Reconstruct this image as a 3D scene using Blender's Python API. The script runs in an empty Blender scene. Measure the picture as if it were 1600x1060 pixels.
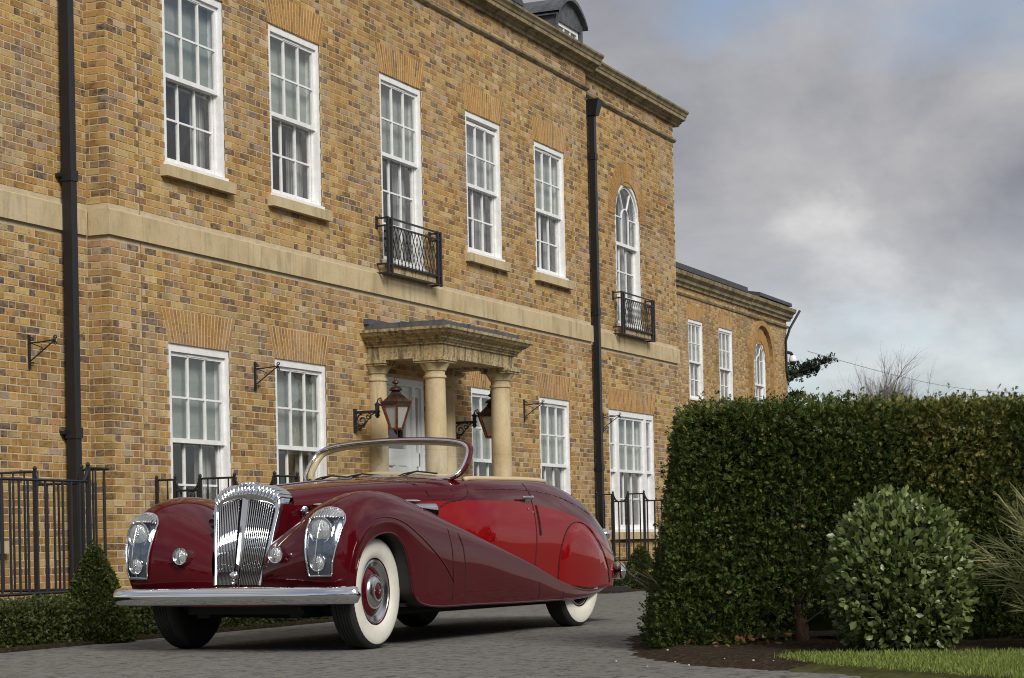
import bpy, math, random
import numpy as np
from mathutils import Vector, Matrix
random.seed(7)
RNG = np.random.default_rng(11)
PI = math.pi
scene = bpy.context.scene
COL = scene.collection

# ------------------------------------------------------------------ camera
YAW, PITCH, ROLL = 0.403, 0.014, -0.022
CAM = np.array([-18.081, -12.18, 0.76])
FW = np.array([math.cos(YAW) * math.cos(PITCH), math.sin(YAW) * math.cos(PITCH), math.sin(PITCH)])
RT = np.array([math.sin(YAW), -math.cos(YAW), 0.0])
UP = np.cross(RT, FW)
RT2 = math.cos(ROLL) * RT + math.sin(ROLL) * UP
UP2 = -math.sin(ROLL) * RT + math.cos(ROLL) * UP
cam_data = bpy.data.cameras.new('camera')
cam = bpy.data.objects.new('camera', cam_data)
COL.objects.link(cam)
cam.matrix_world = Matrix(((RT2[0], UP2[0], -FW[0], CAM[0]), (RT2[1], UP2[1], -FW[1], CAM[1]),
                           (RT2[2], UP2[2], -FW[2], CAM[2]), (0, 0, 0, 1)))
cam_data.sensor_width = 36.0
cam_data.lens = 3238 * 36.0 / 1600
cam_data.shift_y = 270 / 1600
cam_data.clip_start = 0.1
cam_data.clip_end = 3000
scene.camera = cam


def cam_px(p):
    v = np.asarray(p, float) - CAM
    z = v @ FW
    return 800 + (v @ RT2) / z * 3238, 800 - (v @ UP2) / z * 3238, z


def ground_at(lat, dep, z=0.0):
    """a place on the ground, lat metres to the right and dep metres ahead of where the photographer stood"""
    return (CAM[0] + math.cos(YAW) * dep + math.sin(YAW) * lat, CAM[1] + math.sin(YAW) * dep - math.cos(YAW) * lat, z)


# ------------------------------------------------------------------ sky, sun, exposure
SUN_DIR = Vector((-0.52, -0.62, 0.60)).normalized()
SUN_EL = math.asin(SUN_DIR.z)
SUN_AZ = math.atan2(SUN_DIR.x, SUN_DIR.y)
world = bpy.data.worlds.new('World')
scene.world = world
world.use_nodes = True
wt = world.node_tree
wt.nodes.clear()
WN = lambda t: wt.nodes.new(t)
w_out = WN('ShaderNodeOutputWorld')
sky = WN('ShaderNodeTexSky')
sky.sky_type = 'NISHITA'
sky.sun_disc = False
sky.dust_density = 0.4
sky.ozone_density = 2.5
sky.sun_elevation = SUN_EL
sky.sun_rotation = SUN_AZ
bg_sky = WN('ShaderNodeBackground')
bg_sky.inputs[1].default_value = 0.05
wt.links.new(sky.outputs[0], bg_sky.inputs[0])
tc = WN('ShaderNodeTexCoord')
sep = WN('ShaderNodeSeparateXYZ')
wt.links.new(tc.outputs['Generated'], sep.inputs[0])
mz = WN('ShaderNodeMath'); mz.operation = 'ABSOLUTE'
wt.links.new(sep.outputs[2], mz.inputs[0])
az = WN('ShaderNodeMath'); az.operation = 'ADD'; az.inputs[1].default_value = 0.40
wt.links.new(mz.outputs[0], az.inputs[0])
dx = WN('ShaderNodeMath'); dx.operation = 'DIVIDE'
dy = WN('ShaderNodeMath'); dy.operation = 'DIVIDE'
for nd, k in ((dx, 0), (dy, 1)):
    wt.links.new(sep.outputs[k], nd.inputs[0]); wt.links.new(az.outputs[0], nd.inputs[1])
comb = WN('ShaderNodeCombineXYZ')
wt.links.new(dx.outputs[0], comb.inputs[0]); wt.links.new(dy.outputs[0], comb.inputs[1])
SKY_OFF = (9.9, 8.8, 0.0)
mp = WN('ShaderNodeMapping'); mp.inputs['Location'].default_value = SKY_OFF
wt.links.new(comb.outputs[0], mp.inputs[0])


def w_noise(scale, detail, rough, dist=0.0):
    n = WN('ShaderNodeTexNoise'); n.inputs['Scale'].default_value = scale
    n.inputs['Detail'].default_value = detail; n.inputs['Roughness'].default_value = rough
    n.inputs['Distortion'].default_value = dist
    wt.links.new(mp.outputs[0], n.inputs['Vector'])
    return n


def w_ramp(src, stops):
    r = WN('ShaderNodeValToRGB')
    e = r.color_ramp.elements
    e[0].position, e[0].color = stops[0][0], stops[0][1]
    e[1].position, e[1].color = stops[-1][0], stops[-1][1]
    for p, c in stops[1:-1]:
        x = e.new(p); x.color = c
    wt.links.new(src, r.inputs[0])
    return r


cover = w_ramp(w_noise(1.5, 7, 0.55, 0.2).outputs[0], ((0.31, (0, 0, 0, 1)), (0.47, (1, 1, 1, 1))))
shade = w_ramp(w_noise(2.3, 8, 0.56, 0.3).outputs[0],
               ((0.28, (0.095, 0.100, 0.118, 1)), (0.42, (0.150, 0.152, 0.166, 1)), (0.56, (0.212, 0.210, 0.215, 1)), (0.72, (0.37, 0.362, 0.356, 1))))
bg_cloud = WN('ShaderNodeBackground'); bg_cloud.inputs[1].default_value = 1.0
wt.links.new(shade.outputs[0], bg_cloud.inputs[0])
wmix = WN('ShaderNodeMixShader')
hz = WN('ShaderNodeMapRange'); hz.interpolation_type = 'SMOOTHSTEP'      # thinner cloud towards the horizon
hz.inputs['From Min'].default_value = 0.0; hz.inputs['From Max'].default_value = 0.17
hz.inputs['To Min'].default_value = 0.52; hz.inputs['To Max'].default_value = 1.0
wt.links.new(mz.outputs[0], hz.inputs['Value'])
cm = WN('ShaderNodeMath'); cm.operation = 'MULTIPLY'
wt.links.new(cover.outputs[0], cm.inputs[0]); wt.links.new(hz.outputs['Result'], cm.inputs[1])
wt.links.new(cm.outputs[0], wmix.inputs[0])
wt.links.new(bg_sky.outputs[0], wmix.inputs[1]); wt.links.new(bg_cloud.outputs[0], wmix.inputs[2])
wt.links.new(wmix.outputs[0], w_out.inputs[0])

sun_data = bpy.data.lights.new('sun', 'SUN')
sun_data.energy = 1.5
sun_data.angle = math.radians(24)
sun_data.color = (1.0, 0.96, 0.90)
sun = bpy.data.objects.new('sun', sun_data)
COL.objects.link(sun)
sun.rotation_euler = (-SUN_DIR).to_track_quat('-Z', 'Y').to_euler()
sun.location = (-20, -20, 20)

scene.view_settings.view_transform = 'Standard'
scene.view_settings.look = 'None'
scene.view_settings.gamma = 1.0
scene.view_settings.use_curve_mapping = False
scene.view_settings.exposure = 1.22
scene.cycles.filter_width = 1.05


# ------------------------------------------------------------------ materials
class Mat:
    def __init__(self, name, base=(0.5, 0.5, 0.5), rough=0.6, metal=0.0, spec=0.5, coat=0.0, coat_rough=0.03):
        self.m = bpy.data.materials.new(name)
        self.m.use_nodes = True
        self.nt = self.m.node_tree
        self.p = self.nt.nodes['Principled BSDF']
        self.p.inputs['Base Color'].default_value = (*base, 1)
        self.p.inputs['Roughness'].default_value = rough
        self.p.inputs['Metallic'].default_value = metal
        self.p.inputs['Specular IOR Level'].default_value = spec
        self.p.inputs['Coat Weight'].default_value = coat
        self.p.inputs['Coat Roughness'].default_value = coat_rough

    def N(self, t):
        return self.nt.nodes.new(t)

    def L(self, a, b):
        self.nt.links.new(a, b)

    def pos(self):
        return self.N('ShaderNodeNewGeometry').outputs['Position']

    def noise(self, scale, detail=4, rough=0.55, vec=None, stretch=None):
        n = self.N('ShaderNodeTexNoise')
        n.inputs['Scale'].default_value = scale
        n.inputs['Detail'].default_value = detail
        n.inputs['Roughness'].default_value = rough
        v = vec if vec is not None else self.pos()
        if stretch:
            mpn = self.N('ShaderNodeMapping'); mpn.inputs['Scale'].default_value = stretch
            self.L(v, mpn.inputs[0]); v = mpn.outputs[0]
        self.L(v, n.inputs['Vector'])
        return n.outputs[0]

    def ramp(self, src, stops):
        r = self.N('ShaderNodeValToRGB')
        e = r.color_ramp.elements
        f = lambda c: (c, c, c, 1) if isinstance(c, (int, float)) else (*c, 1)
        e[0].position, e[0].color = stops[0][0], f(stops[0][1])
        e[1].position, e[1].color = stops[-1][0], f(stops[-1][1])
        for p, c in stops[1:-1]:
            x = e.new(p); x.color = f(c)
        self.L(src, r.inputs[0])
        return r.outputs[0]

    def mix(self, fac, a, b, mode='MIX'):
        n = self.N('ShaderNodeMix'); n.data_type = 'RGBA'; n.blend_type = mode
        for s, v in ((n.inputs[0], fac), (n.inputs[6], a), (n.inputs[7], b)):
            if hasattr(v, 'is_output') or isinstance(v, bpy.types.NodeSocket):
                self.L(v, s)
            elif isinstance(v, (int, float)):
                s.default_value = v
            else:
                s.default_value = (*v, 1)
        return n.outputs[2]

    def base(self, sock):
        self.L(sock, self.p.inputs['Base Color'])

    def rough(self, sock):
        self.L(sock, self.p.inputs['Roughness'])

    def bump(self, sock, strength=0.3, dist=0.01):
        b = self.N('ShaderNodeBump')
        b.inputs['Strength'].default_value = strength
        b.inputs['Distance'].default_value = dist
        self.L(sock, b.inputs['Height']); self.L(b.outputs[0], self.p.inputs['Normal'])
        return b


M = {}


def mat(name, *a, **k):
    x = Mat(name, *a, **k)
    M[name] = x.m
    return x


# brick: each brick carries its own fired colour as an attribute
x = mat('brick', rough=0.88, spec=0.25)
at = x.N('ShaderNodeAttribute'); at.attribute_name = 'tint'
n1 = x.noise(14, 5, 0.6, stretch=(1, 1, 1.6))
n2 = x.noise(70, 3, 0.6)
c = x.mix(x.ramp(n1, ((0.35, 0.0), (0.62, 0.75))), at.outputs[0], (0.46, 0.29, 0.105), 'MIX')
c = x.mix(x.ramp(n1, ((0.30, 0.55), (0.40, 0.0))), c, (0.085, 0.045, 0.028), 'MIX')
c = x.mix(0.72, at.outputs[0], c)
wash = x.noise(0.9, 5, 0.65)
wf = x.N('ShaderNodeMath'); wf.operation = 'MULTIPLY'
x.L(x.ramp(wash, ((0.48, 0.0), (0.68, 0.62))), wf.inputs[0]); x.L(x.ramp(x.noise(7, 4, 0.7, stretch=(1, 1, 2)), ((0.36, 0.0), (0.62, 1.0))), wf.inputs[1])
c = x.mix(wf.outputs[0], c, (0.50, 0.44, 0.375), 'MIX')
c = x.mix(x.ramp(x.noise(0.55, 4, 0.6), ((0.38, 0.26), (0.54, 0.0))), c, (0.15, 0.09, 0.045), 'MIX')
stk = x.noise(2.4, 5, 0.65, stretch=(1.6, 1.6, 0.10))
c = x.mix(x.ramp(stk, ((0.52, 0.0), (0.68, 0.38))), c, (0.14, 0.095, 0.06), 'MIX')
crk = x.noise(24, 5, 0.75, stretch=(1, 1, 2.2))
c = x.mix(x.ramp(crk, ((0.33, 0.85), (0.43, 0.0))), c, (0.055, 0.032, 0.018), 'MIX')
c = x.mix(x.ramp(n2, ((0.3, 0.24), (0.65, 0.0))), c, (0.10, 0.06, 0.03), 'MIX')
x.base(c)
x.bump(x.mix(0.5, n1, n2), 0.55, 0.006)
x = mat('mortar', rough=0.95, spec=0.15)
x.base(x.ramp(x.noise(6, 6, 0.65), ((0.3, (0.42, 0.335, 0.21)), (0.7, (0.58, 0.49, 0.34)))))
x.bump(x.noise(160, 3), 0.4, 0.004)
x = mat('arch_mortar', rough=0.95, spec=0.15)
x.base(x.ramp(x.noise(9, 4), ((0.3, (0.50, 0.37, 0.19)), (0.7, (0.62, 0.49, 0.30)))))
x = mat('brown_brick', rough=.9, spec=.2)
x.base(x.ramp(x.noise(9, 5, .6), ((.3, (.24, .14, .055)), (.7, (.42, .28, .13)))))
x = mat('joint_sealant', (0.20, 0.13, 0.06), 0.7)
# dressed sandstone
x = mat('sandstone', rough=0.9, spec=0.2)
at = x.N('ShaderNodeObjectInfo')
c = x.ramp(x.noise(1.6, 6, 0.6), ((0.28, (0.42, 0.325, 0.185)), (0.5, (0.53, 0.425, 0.255)), (0.75, (0.58, 0.485, 0.32))))
c = x.mix(x.ramp(at.outputs['Random'], ((0.0, 0.22), (1.0, 0.0))), c, (0.40, 0.30, 0.16))
c = x.mix(x.ramp(x.noise(34, 4, 0.7), ((0.32, 0.3), (0.5, 0.0))), c, (0.30, 0.22, 0.11))
c = x.mix(x.ramp(x.noise(3.2, 6, 0.7, stretch=(2.0, 2.0, 0.35)), ((0.50, 0.0), (0.68, 0.55))), c, (0.20, 0.165, 0.105))
c = x.mix(x.ramp(x.noise(1.1, 5, 0.7), ((0.55, 0.0), (0.72, 0.35))), c, (0.46, 0.41, 0.31))
x.base(c)
x.bump(x.noise(120, 4, 0.6), 0.35, 0.004)
# old stone with soot crust and rain streaks
x = mat('weathered_stone', rough=0.92, spec=0.2)
c = x.ramp(x.noise(2.2, 6, 0.6), ((0.28, (0.36, 0.27, 0.13)), (0.5, (0.46, 0.355, 0.19)), (0.75, (0.50, 0.41, 0.25))))
streak = x.noise(7, 5, 0.6, stretch=(2.2, 2.2, 0.28))
c = x.mix(x.ramp(streak, ((0.48, 0.0), (0.66, 0.88))), c, (0.085, 0.080, 0.058))
c = x.mix(x.ramp(x.noise(28, 5, 0.7), ((0.50, 0.0), (0.64, 0.75))), c, (0.075, 0.072, 0.055))
x.base(c)
x.bump(x.mix(0.4, x.noise(60, 5, 0.65), streak), 0.6, 0.012)
x = mat('cornice_stone', rough=0.92, spec=0.2)
c = x.ramp(x.noise(1.4, 6, 0.6, stretch=(1, 1, 3)), ((0.3, (0.18, 0.145, 0.085)), (0.55, (0.29, 0.235, 0.14)), (0.75, (0.35, 0.29, 0.18))))
c = x.mix(x.ramp(x.noise(5, 6, 0.7, stretch=(1, 1, .6)), ((0.47, 0.0), (0.66, 0.8))), c, (0.075, 0.065, 0.045))
x.base(c)
x.bump(x.noise(50, 4), 0.4, 0.008)
x = mat('lead', (0.085, 0.09, 0.10), 0.55, 0.25)
x.base(x.ramp(x.noise(8, 5, 0.6), ((0.3, (0.05, 0.054, 0.062)), (0.7, (0.125, 0.132, 0.145)))))
x.bump(x.noise(20, 3), 0.25, 0.01)
x = mat('slate', (0.04, 0.042, 0.048), 0.6)
x.base(x.ramp(x.noise(12, 5), ((0.3, (0.024, 0.025, 0.03)), (0.7, (0.06, 0.062, 0.07)))))
x = mat('white_paint', (0.80, 0.80, 0.79), 0.38)
x.base(x.ramp(x.noise(9, 5, 0.6), ((0.25, (0.68, 0.68, 0.67)), (0.6, (0.81, 0.81, 0.80)))))
x = mat('door_paint', (0.74, 0.77, 0.78), 0.35)
x = mat('black_paint', (0.012, 0.012, 0.014), 0.42)
x.bump(x.noise(90, 3), 0.15, 0.003)
x = mat('black_iron', (0.014, 0.014, 0.016), 0.48)
x.bump(x.noise(110, 3), 0.25, 0.003)
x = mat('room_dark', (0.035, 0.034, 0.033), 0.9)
x = mat('blind', (0.40, 0.43, 0.40), 0.85)
oi = x.N('ShaderNodeObjectInfo')
c = x.ramp(oi.outputs['Random'], ((0.0, (0.26, 0.285, 0.26)), (1.0, (0.42, 0.445, 0.41))))
c = x.mix(x.ramp(x.noise(3, 3, stretch=(1, 1, 6)), ((0.3, 0.25), (0.7, 0.0))), c, (0.2, 0.22, 0.2))
x.base(c)
x = mat('curtain', (0.34, 0.34, 0.32), 0.9)
x.base(x.ramp(x.noise(2, 2, stretch=(28, 28, 0.3)), ((0.35, (0.13, 0.13, 0.125)), (0.62, (0.42, 0.42, 0.40)))))


def glass_mat(name, tint=(0.93, 0.95, 0.94), rough=0.01, ior=1.5, boost=1.0, wav=0.0):
    m = bpy.data.materials.new(name); m.use_nodes = True
    nt = m.node_tree; nt.nodes.clear()
    o = nt.nodes.new('ShaderNodeOutputMaterial')
    t = nt.nodes.new('ShaderNodeBsdfTransparent'); t.inputs[0].default_value = (*tint, 1)
    g = nt.nodes.new('ShaderNodeBsdfGlossy'); g.inputs['Roughness'].default_value = rough
    # Schlick reflectance, the same from both sides of the thin pane
    gi = nt.nodes.new('ShaderNodeNewGeometry')
    dt = nt.nodes.new('ShaderNodeVectorMath'); dt.operation = 'DOT_PRODUCT'
    nt.links.new(gi.outputs['Normal'], dt.inputs[0]); nt.links.new(gi.outputs['Incoming'], dt.inputs[1])

    def mth(op, p, q=None):
        n_ = nt.nodes.new('ShaderNodeMath'); n_.operation = op
        for i_, v_ in enumerate((p, q)):
            if v_ is None: continue
            if isinstance(v_, (int, float)): n_.inputs[i_].default_value = v_
            else: nt.links.new(v_, n_.inputs[i_])
        return n_.outputs[0]
    f0 = ((ior - 1) / (ior + 1)) ** 2 * 1.9
    om = mth('SUBTRACT', 1.0, mth('ABSOLUTE', dt.outputs['Value']))
    k = nt.nodes.new('ShaderNodeMath'); k.operation = 'MULTIPLY'; k.inputs[1].default_value = boost; k.use_clamp = True
    nt.links.new(mth('ADD', mth('MULTIPLY', mth('POWER', om, 5.0), 1 - f0), f0), k.inputs[0])
    mx = nt.nodes.new('ShaderNodeMixShader')
    nt.links.new(k.outputs[0], mx.inputs[0]); nt.links.new(t.outputs[0], mx.inputs[1]); nt.links.new(g.outputs[0], mx.inputs[2])
    nt.links.new(mx.outputs[0], o.inputs[0])
    if wav:
        n = nt.nodes.new('ShaderNodeTexNoise'); n.inputs['Scale'].default_value = 3.0
        ge = nt.nodes.new('ShaderNodeNewGeometry'); nt.links.new(ge.outputs['Position'], n.inputs['Vector'])
        b = nt.nodes.new('ShaderNodeBump'); b.inputs['Strength'].default_value = wav; b.inputs['Distance'].default_value = 0.02
        nt.links.new(n.outputs[0], b.inputs['Height']); nt.links.new(b.outputs[0], g.inputs['Normal'])
    M[name] = m
    return m


glass_mat('window_glass', (0.94, 0.96, 0.95), 0.012, 1.55, 1.5, 0.25)
glass_mat('screen_glass', (0.93, 0.95, 0.93), 0.0, 1.5, 1.6)
glass_mat('lamp_glass', (0.97, 0.98, 0.98), 0.0, 1.45, 1.0)


# ------------------------------------------------------------------ mesh helpers
class MB:
    """collects boxes, tubes, lathes and grids into one mesh"""
    def __init__(self):
        self.v, self.f = [], []

    def add(self, V, F):
        n = len(self.v)
        self.v.extend([tuple(map(float, p)) for p in V])
        self.f.extend([tuple(i + n for i in f) for f in F])
        return self

    def box(self, x0, x1, y0, y1, z0, z1):
        V = [(x0, y0, z0), (x1, y0, z0), (x1, y1, z0), (x0, y1, z0), (x0, y0, z1), (x1, y0, z1), (x1, y1, z1), (x0, y1, z1)]
        return self.add(V, [(3, 2, 1, 0), (4, 5, 6, 7), (0, 1, 5, 4), (1, 2, 6, 5), (2, 3, 7, 6), (3, 0, 4, 7)])

    def prism(self, poly, axis, a, b):
        """poly of 2D points extruded along axis from a to b; axis x: (y,z), y: (x,z), z: (x,y)"""
        def pt(p, t):
            return {'x': (t, p[0], p[1]), 'y': (p[0], t, p[1]), 'z': (p[0], p[1], t)}[axis]
        n = len(poly)
        V = [pt(p, a) for p in poly] + [pt(p, b) for p in poly]
        F = [tuple(range(n)), tuple(range(2 * n - 1, n - 1, -1))]
        F += [(i, n + i, n + (i + 1) % n, (i + 1) % n) for i in range(n)]
        return self.add(V, F)

    def tube(self, path, r, n=8, closed=False, caps=True):
        P = [Vector(p) for p in path]
        m = len(P)
        R = r if hasattr(r, '__len__') else [r] * m
        V, F = [], []
        up = None
        for i in range(m):
            if closed:
                t = P[(i + 1) % m] - P[i - 1]
            else:
                t = P[min(i + 1, m - 1)] - P[max(i - 1, 0)]
            t.normalize()
            if up is None:
                up = Vector((0, 0, 1)) if abs(t.z) < 0.9 else Vector((1, 0, 0))
            s = t.cross(up); s.normalize()
            up = s.cross(t); up.normalize()
            for k in range(n):
                a = 2 * PI * k / n
                V.append(P[i] + (s * math.cos(a) + up * math.sin(a)) * R[i])
        for i in range(m if closed else m - 1):
            j = (i + 1) % m
            for k in range(n):
                q = (k + 1) % n
                F.append((i * n + k, i * n + q, j * n + q, j * n + k))
        if caps and not closed:
            F.append(tuple(range(n - 1, -1, -1)))
            F.append(tuple((m - 1) * n + k for k in range(n)))
        return self.add(V, F)

    def lathe(self, prof, n=24, mtx=None, a0=0.0, a1=2 * PI):
        """prof: (radius, height) pairs turned about the local z axis"""
        full = abs(a1 - a0 - 2 * PI) < 1e-6
        cols = n if full else n + 1
        V, F = [], []
        for r, h in prof:
            for k in range(cols):
                a = a0 + (a1 - a0) * k / n
                p = Vector((r * math.cos(a), r * math.sin(a), h))
                V.append(mtx @ p if mtx else p)
        for i in range(len(prof) - 1):
            for k in range(n):
                q = (k + 1) % cols
                F.append((i * cols + k, i * cols + q, (i + 1) * cols + q, (i + 1) * cols + k))
        return self.add(V, F)

    def grid(self, G, flip=False):
        """G: rows of points"""
        m, n = len(G), len(G[0])
        V = [p for row in G for p in row]
        F = []
        for i in range(m - 1):
            for j in range(n - 1):
                q = (i * n + j, i * n + j + 1, (i + 1) * n + j + 1, (i + 1) * n + j)
                F.append(q[::-1] if flip else q)
        return self.add(V, F)

    def build(self, name, m, parent=None, smooth=False, angle=None, loc=None):
        me = bpy.data.meshes.new(name)
        me.from_pydata(self.v, [], self.f)
        ms = m if isinstance(m, (list, tuple)) else [m]
        for k in ms:
            me.materials.append(M[k])
        if smooth:
            me.polygons.foreach_set('use_smooth', [True] * len(me.polygons))
            if angle:
                me.set_sharp_from_angle(angle=math.radians(angle))
        me.update()
        return link(name, me, parent, loc)


def link(name, me, parent=None, loc=None):
    o = bpy.data.objects.new(name, me)
    COL.objects.link(o)
    if parent is not None:
        o.parent = parent
    if loc is not None:
        o.location = loc
    return o


def tag(o, label=None, cat=None, group=None, kind=None):
    if label: o['label'] = label
    if cat: o['category'] = cat
    if group: o['group'] = group
    if kind: o['kind'] = kind
    return o


def thing(name, label, cat, loc=(0, 0, 0), rz=0.0, group=None):
    o = bpy.data.objects.new(name, None)
    COL.objects.link(o)
    o.location = loc
    o.rotation_euler = (0, 0, rz)
    o.empty_display_size = 0.2
    return tag(o, label, cat, group)


def copy_thing(root, loc, rz=0.0, label=None):
    r = root.copy(); COL.objects.link(r)
    r.location = loc; r.rotation_euler = (0, 0, rz)
    if label: r['label'] = label
    for ch in list(root.children):
        c = ch.copy(); COL.objects.link(c); c.parent = r
        for g in list(ch.children):
            d = g.copy(); COL.objects.link(d); d.parent = c
    return r


def np_mesh(name, V, F, m, parent=None, smooth=False, attr=None, loc=None):
    """V (n,3), F (k,4) or (k,3) numpy arrays"""
    me = bpy.data.meshes.new(name)
    nv, nf, s = len(V), len(F), F.shape[1]
    me.vertices.add(nv); me.vertices.foreach_set('co', np.ascontiguousarray(V, np.float32).ravel())
    me.loops.add(nf * s); me.loops.foreach_set('vertex_index', np.ascontiguousarray(F, np.int32).ravel())
    me.polygons.add(nf)
    me.polygons.foreach_set('loop_start', np.arange(0, nf * s, s, dtype=np.int32))
    me.polygons.foreach_set('use_smooth', np.full(nf, bool(smooth)))
    me.materials.append(M[m])
    if attr is not None:
        a = me.attributes.new('tint', 'FLOAT_COLOR', 'POINT')
        a.data.foreach_set('color', np.ascontiguousarray(attr, np.float32).ravel())
    me.update(calc_edges=True)
    me.validate()
    return link(name, me, parent, loc)
# ================================================================== ground of the place
ZST, ZSB = 4.296, 4.023
ZH, ZL = 2.99, 0.87
ZUH, ZUS = 6.99, 4.914
WN_ = 1.269
XS = [1.74, 4.052, 6.98, 9.72, 12.308]
YL, YR, YF = 0.26, 0.187, 4.0      # how far the two wings and the far wing stand back
XM1 = 14.0                         # right end of the main block
XR1 = 19.06                        # right end of the right wing
ZC = 8.54                          # underside of the eaves cornice

house = thing('brick_house', 'long two storey yellow brick house with white sash windows and stone portico', 'house')

# ------------------------------------------------------------------ brick laying
PAL = [((0.46, 0.265, 0.072), 29), ((0.53, 0.34, 0.115), 21), ((0.39, 0.195, 0.045), 16), ((0.29, 0.125, 0.028), 10),
       ((0.57, 0.41, 0.19), 9), ((0.46, 0.22, 0.085), 6), ((0.18, 0.085, 0.03), 6), ((0.10, 0.058, 0.04), 4.5),
       ((0.055, 0.045, 0.052), 4.5), ((0.36, 0.27, 0.20), 3)]
PC = np.array([p[0] for p in PAL]); PW = np.array([p[1] for p in PAL], float); PW /= PW.sum()
PWH = PW * np.array([1, .8, 1.1, 1.4, .7, 1, 2, 2.6, 3.0, 1]); PWH /= PWH.sum()


def pick(n, header):
    i = np.where(header, RNG.choice(len(PC), n, p=PWH), RNG.choice(len(PC), n, p=PW))
    c = PC[i] * np.array([1.0, 1.06, 1.2]) * RNG.uniform(0.82, 1.18, (n, 1)) * RNG.uniform(0.95, 1.05, (n, 3))
    return c


def lay(u0, u1, z0, z1, holes, phase=0.0):
    """Flemish bond between u0..u1, z0..z1, cut round the holes (ua, ub, za, zb); returns rows of (ua, ub, za, zb, whole)"""
    out = []
    k0, k1 = int(math.floor(z0 / 0.075)), int(math.ceil(z1 / 0.075))
    for k in range(k0, k1):
        za, zb = k * 0.075 + 0.007, k * 0.075 + 0.068
        za, zb = max(za, z0), min(zb, z1)
        if zb - za < 0.02:
            continue
        cuts = [(u0, u1)]
        for ha, hb, hz0, hz1 in holes:
            if zb > hz0 + 0.012 and za < hz1 - 0.012:
                nc = []
                for a, b in cuts:
                    if hb <= a or ha >= b:
                        nc.append((a, b)); continue
                    if ha > a: nc.append((a, ha))
                    if hb < b: nc.append((hb, b))
                cuts = nc
        off = phase + (0.16875 if k % 2 else 0.0)
        for a, b in cuts:
            u = math.floor((a - off) / 0.3375) * 0.3375 + off
            while u < b:
                for s, e in ((u + .002, u + 0.214), (u + 0.228, u + 0.3255)):
                    s2, e2 = max(s, a), min(e, b)
                    if e2 - s2 > 0.035:
                        out.append((s2, e2, za, zb, 1.0 if (s2 == s and e2 == e) else 0.0))
                u += 0.3375
    return np.array(out)


def brick_arrays(rows, origin, du, inn, proud=0.0):
    """boxes (no back) for the rows, on the plane through origin along du, inward normal inn"""
    n = len(rows)
    o = np.array(origin, float); du = np.array(du, float); inn = np.array(inn, float)
    ua, ub, za, zb = rows[:, 0], rows[:, 1], rows[:, 2], rows[:, 3]
    j = lambda s: RNG.uniform(-s, s, n)
    V = np.zeros((n, 8, 3))
    fr = j(0.0016) - proud
    corner = ((ua, za), (ub, za), (ub, zb), (ua, zb))
    for q, (u, z) in enumerate(corner):
        uu, zz = u + j(0.002), z + j(0.002)
        f = fr + j(0.0006)
        V[:, q] = o + uu[:, None] * du + f[:, None] * inn + zz[:, None] * np.array([0, 0, 1.0])
        V[:, q + 4] = o + u[:, None] * du + 0.1 * inn + z[:, None] * np.array([0, 0, 1.0])
    flip = np.dot(np.cross(du, [0, 0, 1.0]), inn) > 0
    f5 = np.array([(0, 1, 2, 3), (1, 0, 4, 5), (2, 1, 5, 6), (3, 2, 6, 7), (0, 3, 7, 4)])
    if flip:
        f5 = f5[:, ::-1]
    col = np.ones((n, 8, 4))
    hd = (ub - ua) < 0.15
    col[:, :, :3] = pick(n, hd)[:, None, :]
    # burnt ends and kiss marks on some bricks
    e = RNG.random(n) < 0.22
    k = RNG.integers(0, 2, n)
    for side, idx in ((0, (0, 3, 4, 7)), (1, (1, 2, 5, 6))):
        s = e & (k == side)
        for i in idx:
            col[s, i, :3] *= 0.42
    return V, f5, col


def flat(V, f5, col):
    n = len(V)
    F = (f5[None] + (np.arange(n) * 8)[:, None, None]).reshape(-1, 4)
    return V.reshape(-1, 3), F, col.reshape(-1, 4)


def mortar_panel(mb, u0, u1, z0, z1, holes, P):
    us = sorted({u0, u1, *[min(max(h[i], u0), u1) for h in holes for i in (0, 1)]})
    zs = sorted({z0, z1, *[min(max(h[i], z0), z1) for h in holes for i in (2, 3)]})
    for a, b in zip(us, us[1:]):
        for c, d in zip(zs, zs[1:]):
            um, zm = (a + b) / 2, (c + d) / 2
            if any(h[0] < um < h[1] and h[2] < zm < h[3] for h in holes):
                continue
            mb.add([P(a, c), P(b, c), P(b, d), P(a, d)], [(0, 1, 2, 3)])


walls = []      # (rows, V, f5, col) gathered to choose the 300 largest bricks afterwards
holes_main = [(x - WN_ / 2, x + WN_ / 2, ZL, ZH) for k, x in enumerate(XS) if k != 2]
holes_main += [(x - WN_ / 2, x + WN_ / 2, 4.459 if k == 2 else ZUS, ZUH) for k, x in enumerate(XS)]
DX0, DX1, DZ1 = 6.23, 7.53, 2.965
holes_main.append((DX0, DX1, 0.1, DZ1))
TX0, TX1 = 15.25, 17.60
AX0, AX1, AZ0, AZS = 15.80, 17.08, 4.459, 6.41
holes_right = [(TX0, TX1, ZL, ZH), (AX0, AX1, AZ0, AZS), (AX0 + .05, AX1 - .05, AZS, AZS + .30), (AX0 + .18, AX1 - .18, AZS + .30, AZS + .52)]
WX1 = -1.62                       # the window of the left wing, its edge just outside the photograph
holes_left = [(WX1 - WN_, WX1, ZL, ZH), (WX1 - WN_, WX1, ZUS, ZUH)]

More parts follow.
